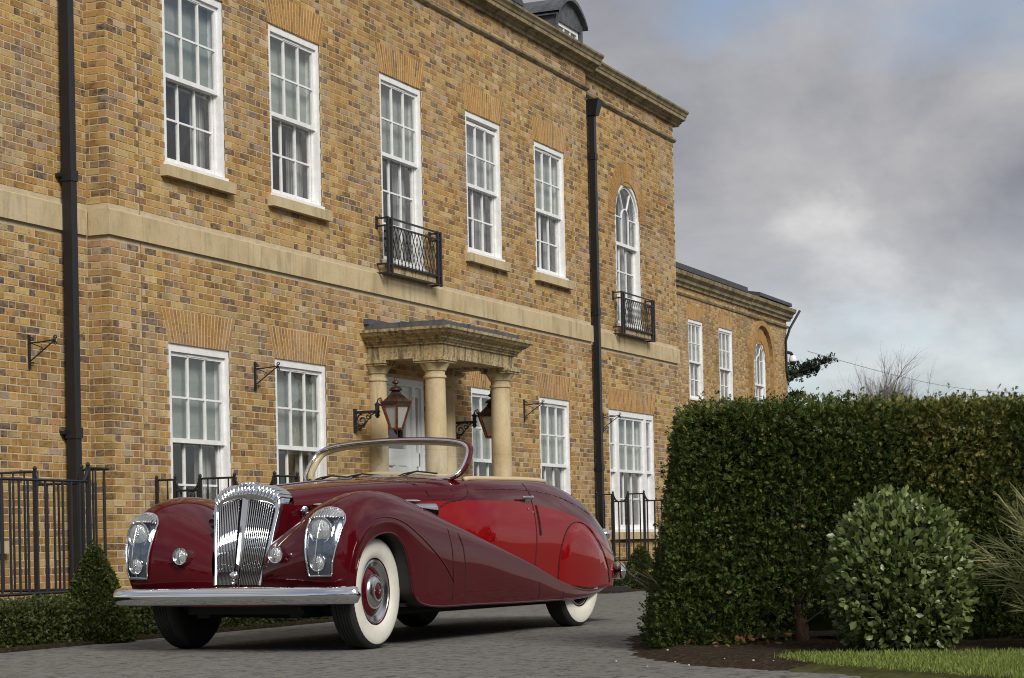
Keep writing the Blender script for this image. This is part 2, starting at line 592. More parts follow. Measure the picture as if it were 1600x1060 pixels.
mb = MB()
mortar_panel(mb, 0, XM1, 0, ZC, holes_main, lambda u, z: (u, 0.004, z))
mortar_panel(mb, -4.2, 0, 0, ZC, holes_left, lambda u, z: (u, YL + 0.004, z))
mortar_panel(mb, XM1, XR1, 0, ZC, holes_right[:2] + [(AX0, AX1, AZS, AZS + .64)], lambda u, z: (u, YR + 0.004, z))
mb.add([(0.004, 0.004, 0), (0.004, YL + .01, 0), (0.004, YL + .01, ZC), (0.004, 0.004, ZC)], [(0, 1, 2, 3)])
mb.add([(-4.2, YL + .004, 0), (-4.2, 9, 0), (-4.2, 9, ZC), (-4.2, YL + .004, ZC)], [(0, 1, 2, 3)])
mb.add([(XM1, 0.007, 0), (XM1, YR + .01, 0), (XM1, YR + .01, ZC), (XM1, 0.007, ZC)], [(0, 3, 2, 1)])
mb.add([(XR1, YR + 0.007, 0), (XR1, 9, 0), (XR1, 9, ZC), (XR1, YR + .007, ZC)], [(0, 3, 2, 1)])
# spandrels over the round headed window
for sx in (-1, 1):
    xc = (AX0 + AX1) / 2
    P = [(xc + sx * .64, AZS + .64)] + [(xc + sx * .64 * math.cos(a), AZS + .64 * math.sin(a)) for a in np.linspace(0, PI / 2, 9)]
    mb.add([(p[0], YR + .007, p[1]) for p in P], [tuple(range(len(P)))])
wall = mb.build('wall', 'mortar', house)

EX = (1, 0, 0)
rm = lay(0.0, XM1, 0.0, ZC, holes_main + [(-1, 99, ZSB, ZST), (0.592, 0.602, 0, 9), (13.362, 13.372, 0, 9)])
rl = lay(-4.2, -0.003, 0.0, ZC, holes_left + [(-99, 99, ZSB, ZST)], 0.11)
rr = lay(XM1 + .003, XR1, 0.0, ZC, holes_right + [(-99, 99, ZSB, ZST)], 0.07)
rs = lay(0.102, YL, 0.0, ZC, [(-9, 9, ZSB, ZST)], 0.05)
A = []
for rows, org, du, inn in ((rm, (0, 0, 0), EX, (0, 1, 0)), (rl, (0, YL, 0), EX, (0, 1, 0)), (rr, (0, YR, 0), EX, (0, 1, 0)), (rs, (0, 0, 0), (0, 1, 0), (1, 0, 0))):
    A.append((rows,) + brick_arrays(rows, org, du, inn))
# the bricks that show largest become objects of their own
cand = []
for w, (rows, V, f5, col) in enumerate(A):
    c = V[:, :4].mean(1) - CAM
    zz = c @ FW
    px = 800 + (c @ RT2) / zz * 3238; py = 800 - (c @ UP2) / zz * 3238
    q = V[:, :4] - CAM
    qz = q @ FW
    X = (q @ RT2) / qz[..., None].squeeze(-1) * 3238
    Y = (q @ UP2) / qz * 3238
    area = 0.5 * np.abs((X[:, 2] - X[:, 0]) * (Y[:, 3] - Y[:, 1]) - (X[:, 3] - X[:, 1]) * (Y[:, 2] - Y[:, 0]))
    vis = (px > 4) & (px < 1596) & (py > 6) & (py < 735) & (rows[:, 4] > 0.5)
    vis &= ~((px > 88) & (px < 124))
    for i in np.nonzero(vis)[0]:
        cand.append((area[i], w, i))
cand.sort(reverse=True)
chosen = {(w, i) for _, w, i in cand[:300]}
Vs, Fs, Cs, nb = [], [], [], 0
for w, (rows, V, f5, col) in enumerate(A):
    keep = np.array([(w, i) not in chosen for i in range(len(rows))])
    v, f, c = flat(V[keep], f5, col[keep])
    Vs.append(v); Fs.append(f + nb); Cs.append(c); nb += len(v)
rest = np_mesh('brickwork', np.vstack(Vs), np.vstack(Fs), 'brick', wall, attr=np.vstack(Cs))
tag(rest, kind='stuff')
for w, i in sorted(chosen):
    rows, V, f5, col = A[w]
    c = V[i, :4].mean(0)
    np_mesh('brick', V[i] - c, f5, 'brick', wall, attr=col[i], loc=tuple(c))
# movement joints
for xj in (0.597, 13.367):
    mj = MB()
    mj.box(xj - .006, xj + .006, 0.0035, 0.05, 0, ZC)
    mj.build('movement_joint', 'joint_sealant', wall)


# ------------------------------------------------------------------ gauged flat arches over the windows
def flat_arch(x0, x1, z0, y, h=0.372, sk=0.135):
    n = max(14, int(round((x1 - x0 + sk) / 0.066)))
    mb = MB(); nv = []
    P = lambda s, t: (x0 - sk * t + (x1 - x0 + 2 * sk * t) * s, z0 + h * t)
    a, b, c, d = P(0, 0), P(1, 0), P(1, 1), P(0, 1)
    back = MB().prism([a, b, c, d], 'y', y - 0.004, y + .02)
    Vv, Cc = [], []
    for i in range(n):
        s0, s1 = i / n + 0.008 / (x1 - x0), (i + 1) / n - 0.008 / (x1 - x0)
        m_ = 0.36 if i % 2 else 0.64
        for t0, t1 in ((0.005, m_ - 0.008), (m_ + 0.008, 0.995)):
            q = [P(s0, t0), P(s1, t0), P(s1, t1), P(s0, t1)]
            pr = -0.0065 + random.uniform(-.0012, .0012)
            Vv.append([(p[0], y + pr, p[1]) for p in q] + [(p[0], y + .01, p[1]) for p in q])
    V = np.array(Vv); k = len(V)
    col = np.ones((k, 8, 4))
    base = np.array([[0.42, 0.205, 0.052], [0.46, 0.245, 0.075], [0.35, 0.16, 0.038], [0.28, 0.125, 0.032], [0.14, 0.085, 0.055]])
    col[:, :, :3] = (base[RNG.choice(5, k, p=(.36, .3, .2, .1, .04))] * RNG.uniform(.88, 1.12, (k, 1)))[:, None]
    f5 = np.array([(0, 1, 2, 3), (1, 0, 4, 5), (2, 1, 5, 6), (3, 2, 6, 7), (0, 3, 7, 4)])
    v, f, c = flat(V, f5, col)
    o = back.build('window_arch', 'arch_mortar', house)
    tag(np_mesh('voussoirs', v, f, 'brick', o, attr=c), kind='stuff')
    return o


for k, x in enumerate(XS):
    if k != 2:
        flat_arch(x - WN_ / 2, x + WN_ / 2, ZH, 0.0)
    flat_arch(x - WN_ / 2, x + WN_ / 2, ZUH, 0.0)
flat_arch(TX0, TX1, ZH, YR)
flat_arch(WX1 - WN_, WX1, ZH, YL)
flat_arch(WX1 - WN_, WX1, ZUH, YL)


def round_arch(xc, zs, y, r0, r1, name='round_arch', n=44):
    back = MB()
    A_ = np.linspace(0, PI, 25)
    P = [(xc + r1 * math.cos(a), zs + r1 * math.sin(a)) for a in A_] + [(xc + r0 * math.cos(a), zs + r0 * math.sin(a)) for a in A_[::-1]]
    V = [(p[0], y - .004, p[1]) for p in P]; m = len(A_)
    F = [(i, i + 1, 2 * m - 2 - i, 2 * m - 1 - i) for i in range(m - 1)]
    back.add(V, F)
    Vv = []
    for i in range(n):
        a0, a1 = PI * i / n + 0.004, PI * (i + 1) / n - 0.004
        m_ = r0 + (r1 - r0) * (0.36 if i % 2 else 0.64)
        for q0, q1 in ((r0, m_ - .004), (m_ + .004, r1)):
            q = [(xc + q0 * math.cos(a0), zs + q0 * math.sin(a0)), (xc + q1 * math.cos(a0), zs + q1 * math.sin(a0)),
                 (xc + q1 * math.cos(a1), zs + q1 * math.sin(a1)), (xc + q0 * math.cos(a1), zs + q0 * math.sin(a1))]
            pr = -.008 + random.uniform(-.0015, .0015)
            Vv.append([(p[0], y + pr, p[1]) for p in q] + [(p[0], y + .01, p[1]) for p in q])
    V = np.array(Vv); k = len(V); col = np.ones((k, 8, 4))
    base = np.array([[0.42, 0.22, 0.062], [0.45, 0.25, 0.08], [0.38, 0.185, 0.05]])
    col[:, :, :3] = (base[RNG.choice(3, k)] * RNG.uniform(.9, 1.1, (k, 1)))[:, None]
    f5 = np.array([(0, 1, 2, 3), (1, 0, 4, 5), (2, 1, 5, 6), (3, 2, 6, 7), (0, 3, 7, 4)])
    v, f, c = flat(V, f5, col)
    o = back.build(name, 'arch_mortar', house)
    tag(np_mesh('voussoirs', v, f, 'brick', o, attr=c), kind='stuff')


round_arch((AX0 + AX1) / 2, AZS, YR, 0.645, 0.99)


# ------------------------------------------------------------------ windows
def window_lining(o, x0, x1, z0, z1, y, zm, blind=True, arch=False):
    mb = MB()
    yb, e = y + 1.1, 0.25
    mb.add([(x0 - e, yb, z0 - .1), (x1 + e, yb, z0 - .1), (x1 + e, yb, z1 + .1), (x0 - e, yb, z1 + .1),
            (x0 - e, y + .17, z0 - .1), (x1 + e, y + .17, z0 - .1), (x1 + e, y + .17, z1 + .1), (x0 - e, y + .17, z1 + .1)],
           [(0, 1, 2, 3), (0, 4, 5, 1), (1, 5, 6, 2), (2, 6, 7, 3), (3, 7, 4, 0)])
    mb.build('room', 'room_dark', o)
    if blind:
        zb = zm - 0.02 - random.uniform(0.0, 0.05)
        b = MB(); n = 9
        G = [[(x0 + .02, y + .165 + .010 * (i % 2), zb + (z1 - zb) * i / n), (x1 - .02, y + .165 + .010 * (i % 2), zb + (z1 - zb) * i / n)] for i in range(n + 1)]
        b.grid(G); b.build('blind', 'blind', o)
    for s in (0, 1):
        w = (x1 - x0) * random.uniform(.24, .34)
        c = MB(); n = 26
        G = []
        for i in range(n + 1):
            u = (x0 + w * i / n) if s == 0 else (x1 - w * i / n)
            yy = y + .27 + .018 * math.sin(i * 1.7) + .01 * math.sin(i * 0.6)
            G.append([(u, yy, z0), (u, yy, z1)])
        c.grid(G); c.build('curtain', 'curtain', o, smooth=True)


def sash(o, name, x0, x1, z0, z1, y, cols, rows, rail_b, rail_t, st=0.045, th=0.04):
    mb = MB()
    mb.box(x0, x0 + st, y, y + th, z0, z1); mb.box(x1 - st, x1, y, y + th, z0, z1)
    mb.box(x0 + st, x1 - st, y + .001, y + th - .001, z0, z0 + rail_b); mb.box(x0 + st, x1 - st, y + .001, y + th - .001, z1 - rail_t, z1)
    gx0, gx1, gz0, gz1 = x0 + st, x1 - st, z0 + rail_b, z1 - rail_t
    b = 0.011
    for i in range(1, cols):
        u = gx0 + (gx1 - gx0) * i / cols
        mb.box(u - b, u + b, y + .004, y + th - .004, gz0, gz1)
    for j in range(1, rows):
        v = gz0 + (gz1 - gz0) * j / rows
        mb.box(gx0, gx1, y + .006, y + th - .006, v - b, v + b)
    mb.build(name, 'white_paint', o)
    for i in range(cols):
        for j in range(rows):
            a, bb = gx0 + (gx1 - gx0) * i / cols, gx0 + (gx1 - gx0) * (i + 1) / cols
            c, d = gz0 + (gz1 - gz0) * j / rows, gz0 + (gz1 - gz0) * (j + 1) / rows
            t = [random.uniform(-.0035, .0035) for _ in range(4)]
            yy = y + th / 2
            MB().add([(a, yy + t[0], c), (bb, yy + t[1], c), (bb, yy + t[2], d), (a, yy + t[3], d)], [(0, 1, 2, 3)]).build('pane', 'window_glass', o)


def sash_window(x0, x1, z0, z1, y, zm, rows_low=2, sill=True, blind=True, gap=0.0):
    fj, fh = 0.062, 0.085
    mb = MB()
    mb.box(x0, x0 + fj, y + .012, y + .17, z0, z1); mb.box(x1 - fj, x1, y + .012, y + .17, z0, z1)
    mb.box(x0 + fj, x1 - fj, y + .014, y + .17, z1 - fh, z1)
    mb.box(x0 - .015, x1 + .015, y - .03, y + .17, z0 - .002, z0 + .045)
    mb.box(x1 - fj - .02, x1 - fj, y + .085, y + .10, z0 + .045, z1 - fh)      # parting bead
    mb.box(x0 + fj, x0 + fj + .02, y + .085, y + .10, z0 + .045, z1 - fh)
    o = mb.build('window', 'white_paint', house)
    sash(o, 'upper_sash', x0 + fj, x1 - fj, zm - .025, z1 - fh - gap, y + .042, 3, 2, .05, .045)
    sash(o, 'lower_sash', x0 + fj, x1 - fj, z0 + .045, zm + .02, y + .105, 3, rows_low, .085, .045)
    MB().box(x0 + .42, x1 - .42, y + .036, y + .046, z1 - fh - .032 - gap, z1 - fh - .012 - gap).build('vent', 'white_paint', o)
    window_lining(o, x0, x1, z0, z1, y, zm, blind)
    if sill:
        MB().box(x0 - .095, x1 + .105, y - .085, y + .05, z0 - .125, z0 - .004).build('sill', 'sandstone', o)
    return o


for k, x in enumerate(XS):
    if k != 2:
        sash_window(x - WN_ / 2, x + WN_ / 2, ZL, ZH, 0.0, 1.94)
    if k == 2:
        sash_window(x - WN_ / 2, x + WN_ / 2, 4.459, ZUH, 0.0, 5.93, 3, False)
    else:
        sash_window(x - WN_ / 2, x + WN_ / 2, ZUS, ZUH, 0.0, 5.93, gap=0.05 if k == 3 else 0.0)
sash_window(WX1 - WN_, WX1, ZL, ZH, YL, 1.94)
sash_window(WX1 - WN_, WX1, ZUS, ZUH, YL, 5.93)

# window in three lights on the ground floor of the right wing
mb = MB()
y = YR
xa, xb = TX0 + 0.46, TX1 - 0.46
for a, b in ((TX0, TX0 + .06), (xa - .05, xa + .05), (xb - .05, xb + .05), (TX1 - .06, TX1)):
    mb.box(a, b, y + .012, y + .17, ZL, ZH)
for a, b in ((TX0 + .06, xa - .05), (xa + .05, xb - .05), (xb + .05, TX1 - .06)):
    mb.box(a, b, y + .014, y + .17, ZH - .10, ZH)
mb.box(TX0 - .015, TX1 + .015, y - .03, y + .17, ZL - .002, ZL + .045)
o = mb.build('window', 'white_paint', house)
for a, b, cl in ((TX0 + .06, xa - .05, 1), (xa + .05, xb - .05, 3), (xb + .05, TX1 - .06, 1)):
    sash(o, 'upper_sash', a, b, 1.915, ZH - .10, y + .042, cl, 2, .05, .045)
    sash(o, 'lower_sash', a, b, ZL + .045, 1.96, y + .105, cl, 2, .085, .045)
window_lining(o, TX0, TX1, ZL, ZH, y, 1.94, True)
MB().box(TX0 - .09, TX1 + .09, y - .085, y + .05, ZL - .125, ZL - .004).build('sill', 'sandstone', o)


def arched_window(x0, x1, z0, zs, y, zm, rows_low=3):
    """round headed sash window: jambs to zs, semicircle above"""
    xc, R = (x0 + x1) / 2, (x1 - x0) / 2
    mb = MB()
    fj = 0.062

    def ring(mb, r0, r1, ya, yb, n=20, a0=0.0, a1=PI):
        G = []
        for i in range(n + 1):
            a = a0 + (a1 - a0) * i / n
            c, s = math.cos(a), math.sin(a)
            G.append([(xc + r0 * c, yb, zs + r0 * s), (xc + r0 * c, ya, zs + r0 * s), (xc + r1 * c, ya, zs + r1 * s), (xc + r1 * c, yb, zs + r1 * s)])
        mb.grid(G, flip=True)
    mb.box(x0, x0 + fj, y + .012, y + .17, z0, zs); mb.box(x1 - fj, x1, y + .012, y + .17, z0, zs)
    ring(mb, R - fj, R, y + .012, y + .17)
    mb.box(x0 - .015, x1 + .015, y - .03, y + .17, z0 - .002, z0 + .045)
    o = mb.build('window', 'white_paint', house)
    r = R - fj
    s = MB()
    ya, yb = y + .042, y + .082
    ring(s, r - .045, r - .001, ya, yb)
    for sx in (-1, 1):
        s.box(min(xc + sx * r, xc + sx * (r - .045)), max(xc + sx * r, xc + sx * (r - .045)), ya, yb, zm - .025, zs)
    s.box(xc - r + .045, xc + r - .045, ya + .001, yb - .001, zm - .025, zm + .03)
    q = r * 0.30
    ring(s, q - .011, q + .011, ya + .004, yb - .004, 12)
    for sx in (-1, 1):
        s.box(xc + sx * q - .011, xc + sx * q + .011, ya + .004, yb - .004, zm + .03, zs)
    for a in (0.0, PI * .33, PI * .67, PI):
        c_, s_ = math.cos(a), math.sin(a)
        p0, p1 = (xc + q * c_, zs + q * s_), (xc + (r - .04) * c_, zs + (r - .04) * s_)
        s.prism([(p0[0] - s_ * .01, p0[1] + c_ * .01), (p0[0] + s_ * .01, p0[1] - c_ * .01), (p1[0] + s_ * .01, p1[1] - c_ * .01), (p1[0] - s_ * .01, p1[1] + c_ * .01)], 'y', ya + .005, yb - .005)
    s.build('upper_sash', 'white_paint', o)
    # panes of the upper sash: three tall ones and the fan
    yy = (ya + yb) / 2
    for a, b in ((xc - r, xc - q), (xc - q, xc + q), (xc + q, xc + r)):
        MB().add([(a, yy, zm), (b, yy, zm), (b, yy, zs), (a, yy, zs)], [(0, 1, 2, 3)]).build('pane', 'window_glass', o)
    for a0, a1 in ((0, PI * .33), (PI * .33, PI * .67), (PI * .67, PI)):
        P = [(xc + rr_ * math.cos(a), yy, zs + rr_ * math.sin(a)) for rr_, seq in ((q, np.linspace(a0, a1, 5)), (r - .02, np.linspace(a1, a0, 7))) for a in seq]
        MB().add(P, [tuple(range(len(P)))]).build('pane', 'window_glass', o)
    P = [(xc + q * math.cos(a), yy, zs + q * math.sin(a)) for a in np.linspace(0, PI, 9)]
    MB().add(P, [tuple(range(len(P)))]).build('pane', 'window_glass', o)
    sash(o, 'lower_sash', x0 + fj, x1 - fj, z0 + .045, zm + .02, y + .105, 3, rows_low, .085, .045)
    window_lining(o, x0, x1, z0, zs + R, y, zm, False)
    return o


arched_window(AX0, AX1, AZ0, AZS, YR, 5.93)


# ------------------------------------------------------------------ stone dressings
def blocks(name, piece, segs, prof, m, core=0.010, gap=0.005):
    """a course of stone blocks: prof is a (y, z) outline, segs a list of (x0, x1)"""
    o = MB().prism([(p[0] + (core if p[0] < max(q[0] for q in prof) - .001 else 0), p[1] + (core * .5 if p[1] < sum(q[1] for q in prof) / len(prof) else -core * .5)) for p in prof], 'x', segs[0][0] + .02, segs[-1][1] - .02).build(name, m, house)
    for a, b in segs:
        MB().prism(prof, 'x', a + gap, b - gap).build(piece, m, o)
    return o


def split(x0, x1, L, first=None):
    s, a = [], x0
    if first:
        s.append((x0, x0 + first)); a = x0 + first
    n = max(1, round((x1 - a) / L))
    for i in range(n):
        s.append((a + (x1 - a) * i / n, a + (x1 - a) * (i + 1) / n))
    return s


def string_prof(y):
    return [(y + .05, ZSB), (y - .032, ZSB), (y - .032, ZST - .012), (y - .02, ZST), (y + .05, ZST)]


blocks('string_course', 'stone_block', split(-.034, 13.367, 1.12, .631) + split(13.367, XM1 + .03, 1.0), string_prof(0), 'sandstone')
blocks('string_course', 'stone_block', split(-4.23, -.037, 1.15), string_prof(YL), 'sandstone')
blocks('string_course', 'stone_block', split(XM1 + .033, XR1 + .034, 1.12), string_prof(YR), 'sandstone')
MB().box(-.033, .05, .0505, YL - .034, ZSB + .0005, ZST - .0005).build('string_course', 'sandstone', house)


def cornice_prof(y):
    # from the wall outwards and up, then back along the top
    return [(y + .1, ZC), (y - .05, ZC), (y - .06, ZC + .04), (y - .10, ZC + .055), (y - .105, ZC + .085), (y - .18, ZC + .10), (y - .185, ZC + .155),
            (y - .20, ZC + .165), (y - .215, ZC + .20), (y - .25, ZC + .235), (y - .255, ZC + .265), (y + .1, ZC + .28)]


blocks('eaves_cornice', 'cornice_block', split(-.25, XM1 + .25, 1.05), cornice_prof(0), 'cornice_stone', gap=.004)
blocks('eaves_cornice', 'cornice_block', split(-4.45, -.252, 1.05), cornice_prof(YL), 'cornice_stone', gap=.004)
blocks('eaves_cornice', 'cornice_block', split(XM1 + .254, XR1 + .25, 1.05), cornice_prof(YR), 'cornice_stone', gap=.004)
for a, b, y in ((-.06, XM1 + .05, 0), (-4.25, -.065, YL), (XM1 + .055, XR1 + .05, YR)):
    MB().prism([(y + .05, 8.20), (y - .018, 8.205), (y - .05, 8.235), (y - .055, 8.262), (y + .05, 8.27)], 'x', a, b).build('eaves_band', 'cornice_stone', house)
# roof deck behind the cornice, mansard slates and the dormer
MB().box(-4.2, XR1, .35, 9, ZC + .1, ZC + .22).build('roof_deck', 'lead', house)
roof = MB()
ra = [(-.2, .62, ZC + .22), (13.75, .62, ZC + .22), (13.05, 1.35, 11.2), (.5, 1.35, 11.2)]
roof.add(ra, [(0, 1, 2, 3)])
roof.add([(13.75, .62, ZC + .22), (13.75, 9, ZC + .22), (13.05, 8, 11.2), (13.05, 1.35, 11.2)], [(0, 1, 2, 3)])
rf = roof.build('mansard_roof', 'slate', house)
sl = MB()
for k in range(12):
    t0, t1 = k / 12, (k + 1.25) / 12
    for i in range(44):
        u0, u1 = (i + (k % 2) * .5) / 44, (i + .96 + (k % 2) * .5) / 44
        if u1 > 1: continue
        def q(u, t):
            b = np.array(ra[0]) + (np.array(ra[1]) - np.array(ra[0])) * u
            tt = np.array(ra[3]) + (np.array(ra[2]) - np.array(ra[3])) * u
            return b + (tt - b) * t
        off = np.array([0, -.012, .003]); lo = np.array([0, -.022, 0])
        a_, b_, c_, d_ = q(u0, t0) + lo, q(u1, t0) + lo, q(u1, min(t1, 1)) + off * .5, q(u0, min(t1, 1)) + off * .5
        sl.add([a_, b_, c_, d_, a_ - lo, b_ - lo], [(0, 1, 2, 3), (4, 5, 1, 0)])
tag(sl.build('slates', 'slate', rf), kind='stuff')
# dormer with a segmental lead roof
dx0, dx1, dyf = 13.34, 14.34, .20
dz0, dz1 = ZC + .22, 9.38
dm = MB()
dm.box(dx0 - .10, dx0, dyf, .95, dz0, dz1); dm.box(dx1, dx1 + .10, dyf, .95, dz0, dz1)
arc = [(dx0 - .16 + (dx1 - dx0 + .32) * i / 12, dz1 + .34 * math.sin(PI * i / 12) ** .8) for i in range(13)]
dm.prism([(dx0 - .1, dz1 - .12)] + [(a[0] * .97 + .03 * (dx0 + dx1) / 2, a[1] - .05) for a in arc] + [(dx1 + .1, dz1 - .12)], 'y', dyf + .01, dyf + .05)
G = [[(a[0], yy, a[1]) for a in arc] for yy in (dyf - .08, .95)]
dm.grid(G); dm.grid([[(a[0], yy, a[1] - .06) for a in arc] for yy in (dyf - .08, .95)], flip=True)
dm.grid([[(a[0], dyf - .08, a[1] - .06) for a in arc], [(a[0], dyf - .08, a[1]) for a in arc]])
dor = dm.build('dormer', 'lead', house)
sash(dor, 'sash', dx0 + .02, dx1 - .02, dz0, dz1 - .12, dyf + .04, 3, 2, .06, .06, .06)
MB().box(dx0, dx1, dyf + .3, dyf + .32, dz0, dz1).build('room', 'room_dark', dor)


# ------------------------------------------------------------------ downpipes
def downpipe(x, y, z1, hopper=True):
    mb = MB()
    s = .052
    mb.box(x - s, x + s, y - .15, y - .045, .18, z1)
    o = mb.build('downpipe', 'black_paint', house)
    z = 1.9
    while z < z1 - .3:
        MB().box(x - s - .012, x + s + .012, y - .162, y - .033, z, z + .11).build('collar', 'black_paint', o)
        br = MB()
        br.box(x - s - .06, x + s + .06, y - .06, y - .004, z + .04, z + .075)
        br.build('bracket', 'black_paint', o)
        z += 2.62
    if hopper:
        h = MB()
        a, b = .075, .13
        h.add([(x - a, y - .19, z1), (x + a, y - .19, z1), (x + a, y - .01, z1), (x - a, y - .01, z1),
               (x - b, y - .26, z1 + .26), (x + b, y - .26, z1 + .26), (x + b, y - .005, z1 + .26), (x - b, y - .005, z1 + .26)],
              [(3, 2, 1, 0), (0, 1, 5, 4), (1, 2, 6, 5), (2, 3, 7, 6), (3, 0, 4, 7), (4, 5, 6, 7)])
        h.build('hopper', 'black_paint', o)
    return o


downpipe(-.44, YL, 8.0)
downpipe(14.50, YR, 7.88)


# ------------------------------------------------------------------ balconettes
def balconette(x0, x1, y, z0, z1, dep=.165):
    b = .012
    mb = MB()
    yo = y - dep
    for z in (z1, z1 - .10, z0 + .12, z0):
        mb.box(x0, x1, yo - b, yo + b, z - .011, z + .011)
        for xx in (x0, x1):
            mb.box(xx - b, xx + b, yo + b, y + .01, z - .011, z + .011)
    o = mb.build('balconette', 'black_iron', house)
    for xx in (x0, x0 + .10, x1 - .10, x1):
        MB().box(xx - .017, xx + .017, yo - .017, yo + .017, z0 - .02, z1 + .015).build('post', 'black_iron', o)
    # diamond lattice
    xa, xb, za, zb = x0 + .10, x1 - .10, z0 + .12, z1 - .10
    H = zb - za; step = .105; sl_ = H / 2.15
    lat = MB()
    for sg in (1, -1):
        u = xa - sl_
        while u < xb + sl_:
            p0, p1 = (u, za), (u + sl_, zb)
            if sg < 0: p0, p1 = (u + sl_, za), (u, zb)
            # clip to the panel
            def cl(p, q):
                (ax, az_), (bx, bz) = p, q
                t0, t1 = 0.0, 1.0
                d = bx - ax
                for lim, s in ((xa, 1), (xb, -1)):
                    f0 = (ax - lim) * s; f1 = (bx - lim) * s
                    if f0 < 0 and f1 < 0: return None
                    if f0 < 0: t0 = max(t0, f0 / (f0 - f1))
                    if f1 < 0: t1 = min(t1, f0 / (f0 - f1))
                if t1 - t0 < .03: return None
                return (ax + d * t0, az_ + (bz - az_) * t0), (ax + d * t1, az_ + (bz - az_) * t1)
            c = cl(p0, p1)
            if c:
                lat.tube([(c[0][0], yo + sg * .004, c[0][1]), (c[1][0], yo + sg * .004, c[1][1])], .0055, 6)
            u += step
    lat.build('lattice', 'black_iron', o)
    for xx in (x0, x1):
        MB().box(xx - .03, xx + .03, y - .012, y + .001, z1 - .13, z1 + .03).build('wall_plate', 'black_iron', o)
    MB().box(x0 + .06, x1 - .06, y - .14, y + .05, z0 + .02, z0 + .13).build('sill', 'weathered_stone', o)
    return o


balconette(6.17, 7.79, 0.0, 4.30, 5.02)
balconette(15.58, 17.26, YR, 4.30, 5.02)

# ------------------------------------------------------------------ portico
PX0, PX1, PY = 5.83, 8.20, -1.05
fr = MB()
fr.box(PX0, PX1, PY, PY + .30, 3.125, 3.30); fr.box(PX0, PX0 + .30, PY + .30, -.002, 3.126, 3.30); fr.box(PX1 - .30, PX1, PY + .30, -.002, 3.126, 3.30)
fr.box(PX0 + .28, PX1 - .28, PY + .28, -.002, 3.16, 3.20)
port = fr.build('portico', 'weathered_stone', house)
cn = MB()
prof = [(.0, 3.298), (.025, 3.30), (.03, 3.325), (.055, 3.335), (.06, 3.355), (.085, 3.36), (.09, 3.385), (.125, 3.405), (.165, 3.43), (.19, 3.465), (.205, 3.47), (.21, 3.505), (.0, 3.52)]
G = []
for p, z in prof:
    G.append([(PX0 - p, -.002, z), (PX0 - p, PY - p, z), (PX1 + p, PY - p, z), (PX1 + p, -.002, z)])
cn.grid(G, flip=True)
cn.add([G[-1][0], G[-1][1], G[-1][2], G[-1][3]], [(3, 2, 1, 0)])
cn.build('cornice', 'weathered_stone', port)
ld = MB()
ld.box(PX0 - .06, PX1 + .06, PY - .06, -.002, 3.512, 3.592)
ld.box(PX0 - .09, PX1 + .09, PY + .98, -.004, 3.592, 3.66)
lr = ld.build('lead_roof', 'lead', port)
for xx in (6.6, 7.5):
    MB().box(xx - .02, xx + .02, PY - .068, -.01, 3.515, 3.602).build('lead_roll', 'lead', port)
MB().box(PX0 - .068, PX1 + .068, PY + .50, PY + .54, 3.515, 3.601).build('lead_roll', 'lead', port)


def column(x, y, half=False):
    pr = [(.185, .10), (.185, .20), (.165, .22), (.172, .26), (.15, .30), (.1425, .34), (.142, 1.0), (.1415, 1.94), (.139, 1.942), (.139, 1.948), (.1412, 1.95),
          (.137, 2.4), (.131, 2.86), (.131, 2.862), (.146, 2.870), (.149, 2.885), (.146, 2.90), (.131, 2.905), (.131, 2.955), (.148, 2.965), (.152, 2.98), (.175, 3.02), (.192, 3.045), (.195, 3.06)]
    mb = MB()
    mt = Matrix.Translation((x, y, 0))
    mb.lathe(pr, 28, mt)
    o = mb.build('column', 'sandstone', port, smooth=True, angle=40)
    ab = MB(); s = .205
    ya = y + s if not half else -.002
    ab.box(x - s, x + s, y - s, ya, 3.06, 3.085); ab.box(x - s - .015, x + s + .015, y - s - .015, ya, 3.085, 3.124)
    ab.build('abacus', 'weathered_stone', port)
    MB().box(x - .2, x + .2, y - .2, y + .2 if not half else -.004, .0, .10).build('plinth', 'sandstone', port)
    return o


column(PX0 + .17, PY + .17); column(PX1 - .09, PY + .17)
column(PX0 + .17, -.04, True); column(PX1 - .09, -.04, True)
MB().box(PX0 - .15, PX1 + .15, PY - .25, -.004, 0.004, .09).build('door_step', 'sandstone', port)

# front door with side light
d = MB()
d.box(DX0, DX0 + .09, .012, .16, .1, DZ1); d.box(DX1 - .09, DX1, .012, .16, .1, DZ1); d.box(DX0 + .09, DX1 - .09, .014, .16, DZ1 - .10, DZ1)
d.box(7.16, 7.26, .014, .16, .1, DZ1 - .10)
do = d.build('front_door', 'door_paint', house)
lf = MB()
L0, L1, LT = DX0 + .095, 7.157, DZ1 - .105
for a, b in ((L0, L0 + .13), (L1 - .13, L1)): lf.box(a, b, .05, .10, .1, LT)
for a, b in ((.1, .32), (1.18, 1.32), (1.80, 2.02), (LT - .16, LT)): lf.box(L0 + .13, L1 - .13, .051, .099, a, b)
xm = (L0 + L1) / 2
lf.box(xm - .06, xm + .06, .051, .099, .32, 1.18); lf.box(xm - .06, xm + .06, .051, .099, 1.32, 1.80)
lfo = lf.build('door_leaf', 'door_paint', do)
for a, b in ((L0 + .13, xm - .06), (xm + .06, L1 - .13)):
    for z0_, z1_ in ((.32, 1.18), (1.32, 1.80)):
        p = MB(); p.box(a, b, .066, .09, z0_, z1_); p.box(a + .045, b - .045, .058, .066, z0_ + .05, z1_ - .05); p.build('door_panel', 'door_paint', do)
MB().add([(L0 + .13, .075, 2.02), (L1 - .13, .075, 2.02), (L1 - .13, .075, LT - .16), (L0 + .13, .075, LT - .16)], [(0, 1, 2, 3)]).build('pane', 'window_glass', do)
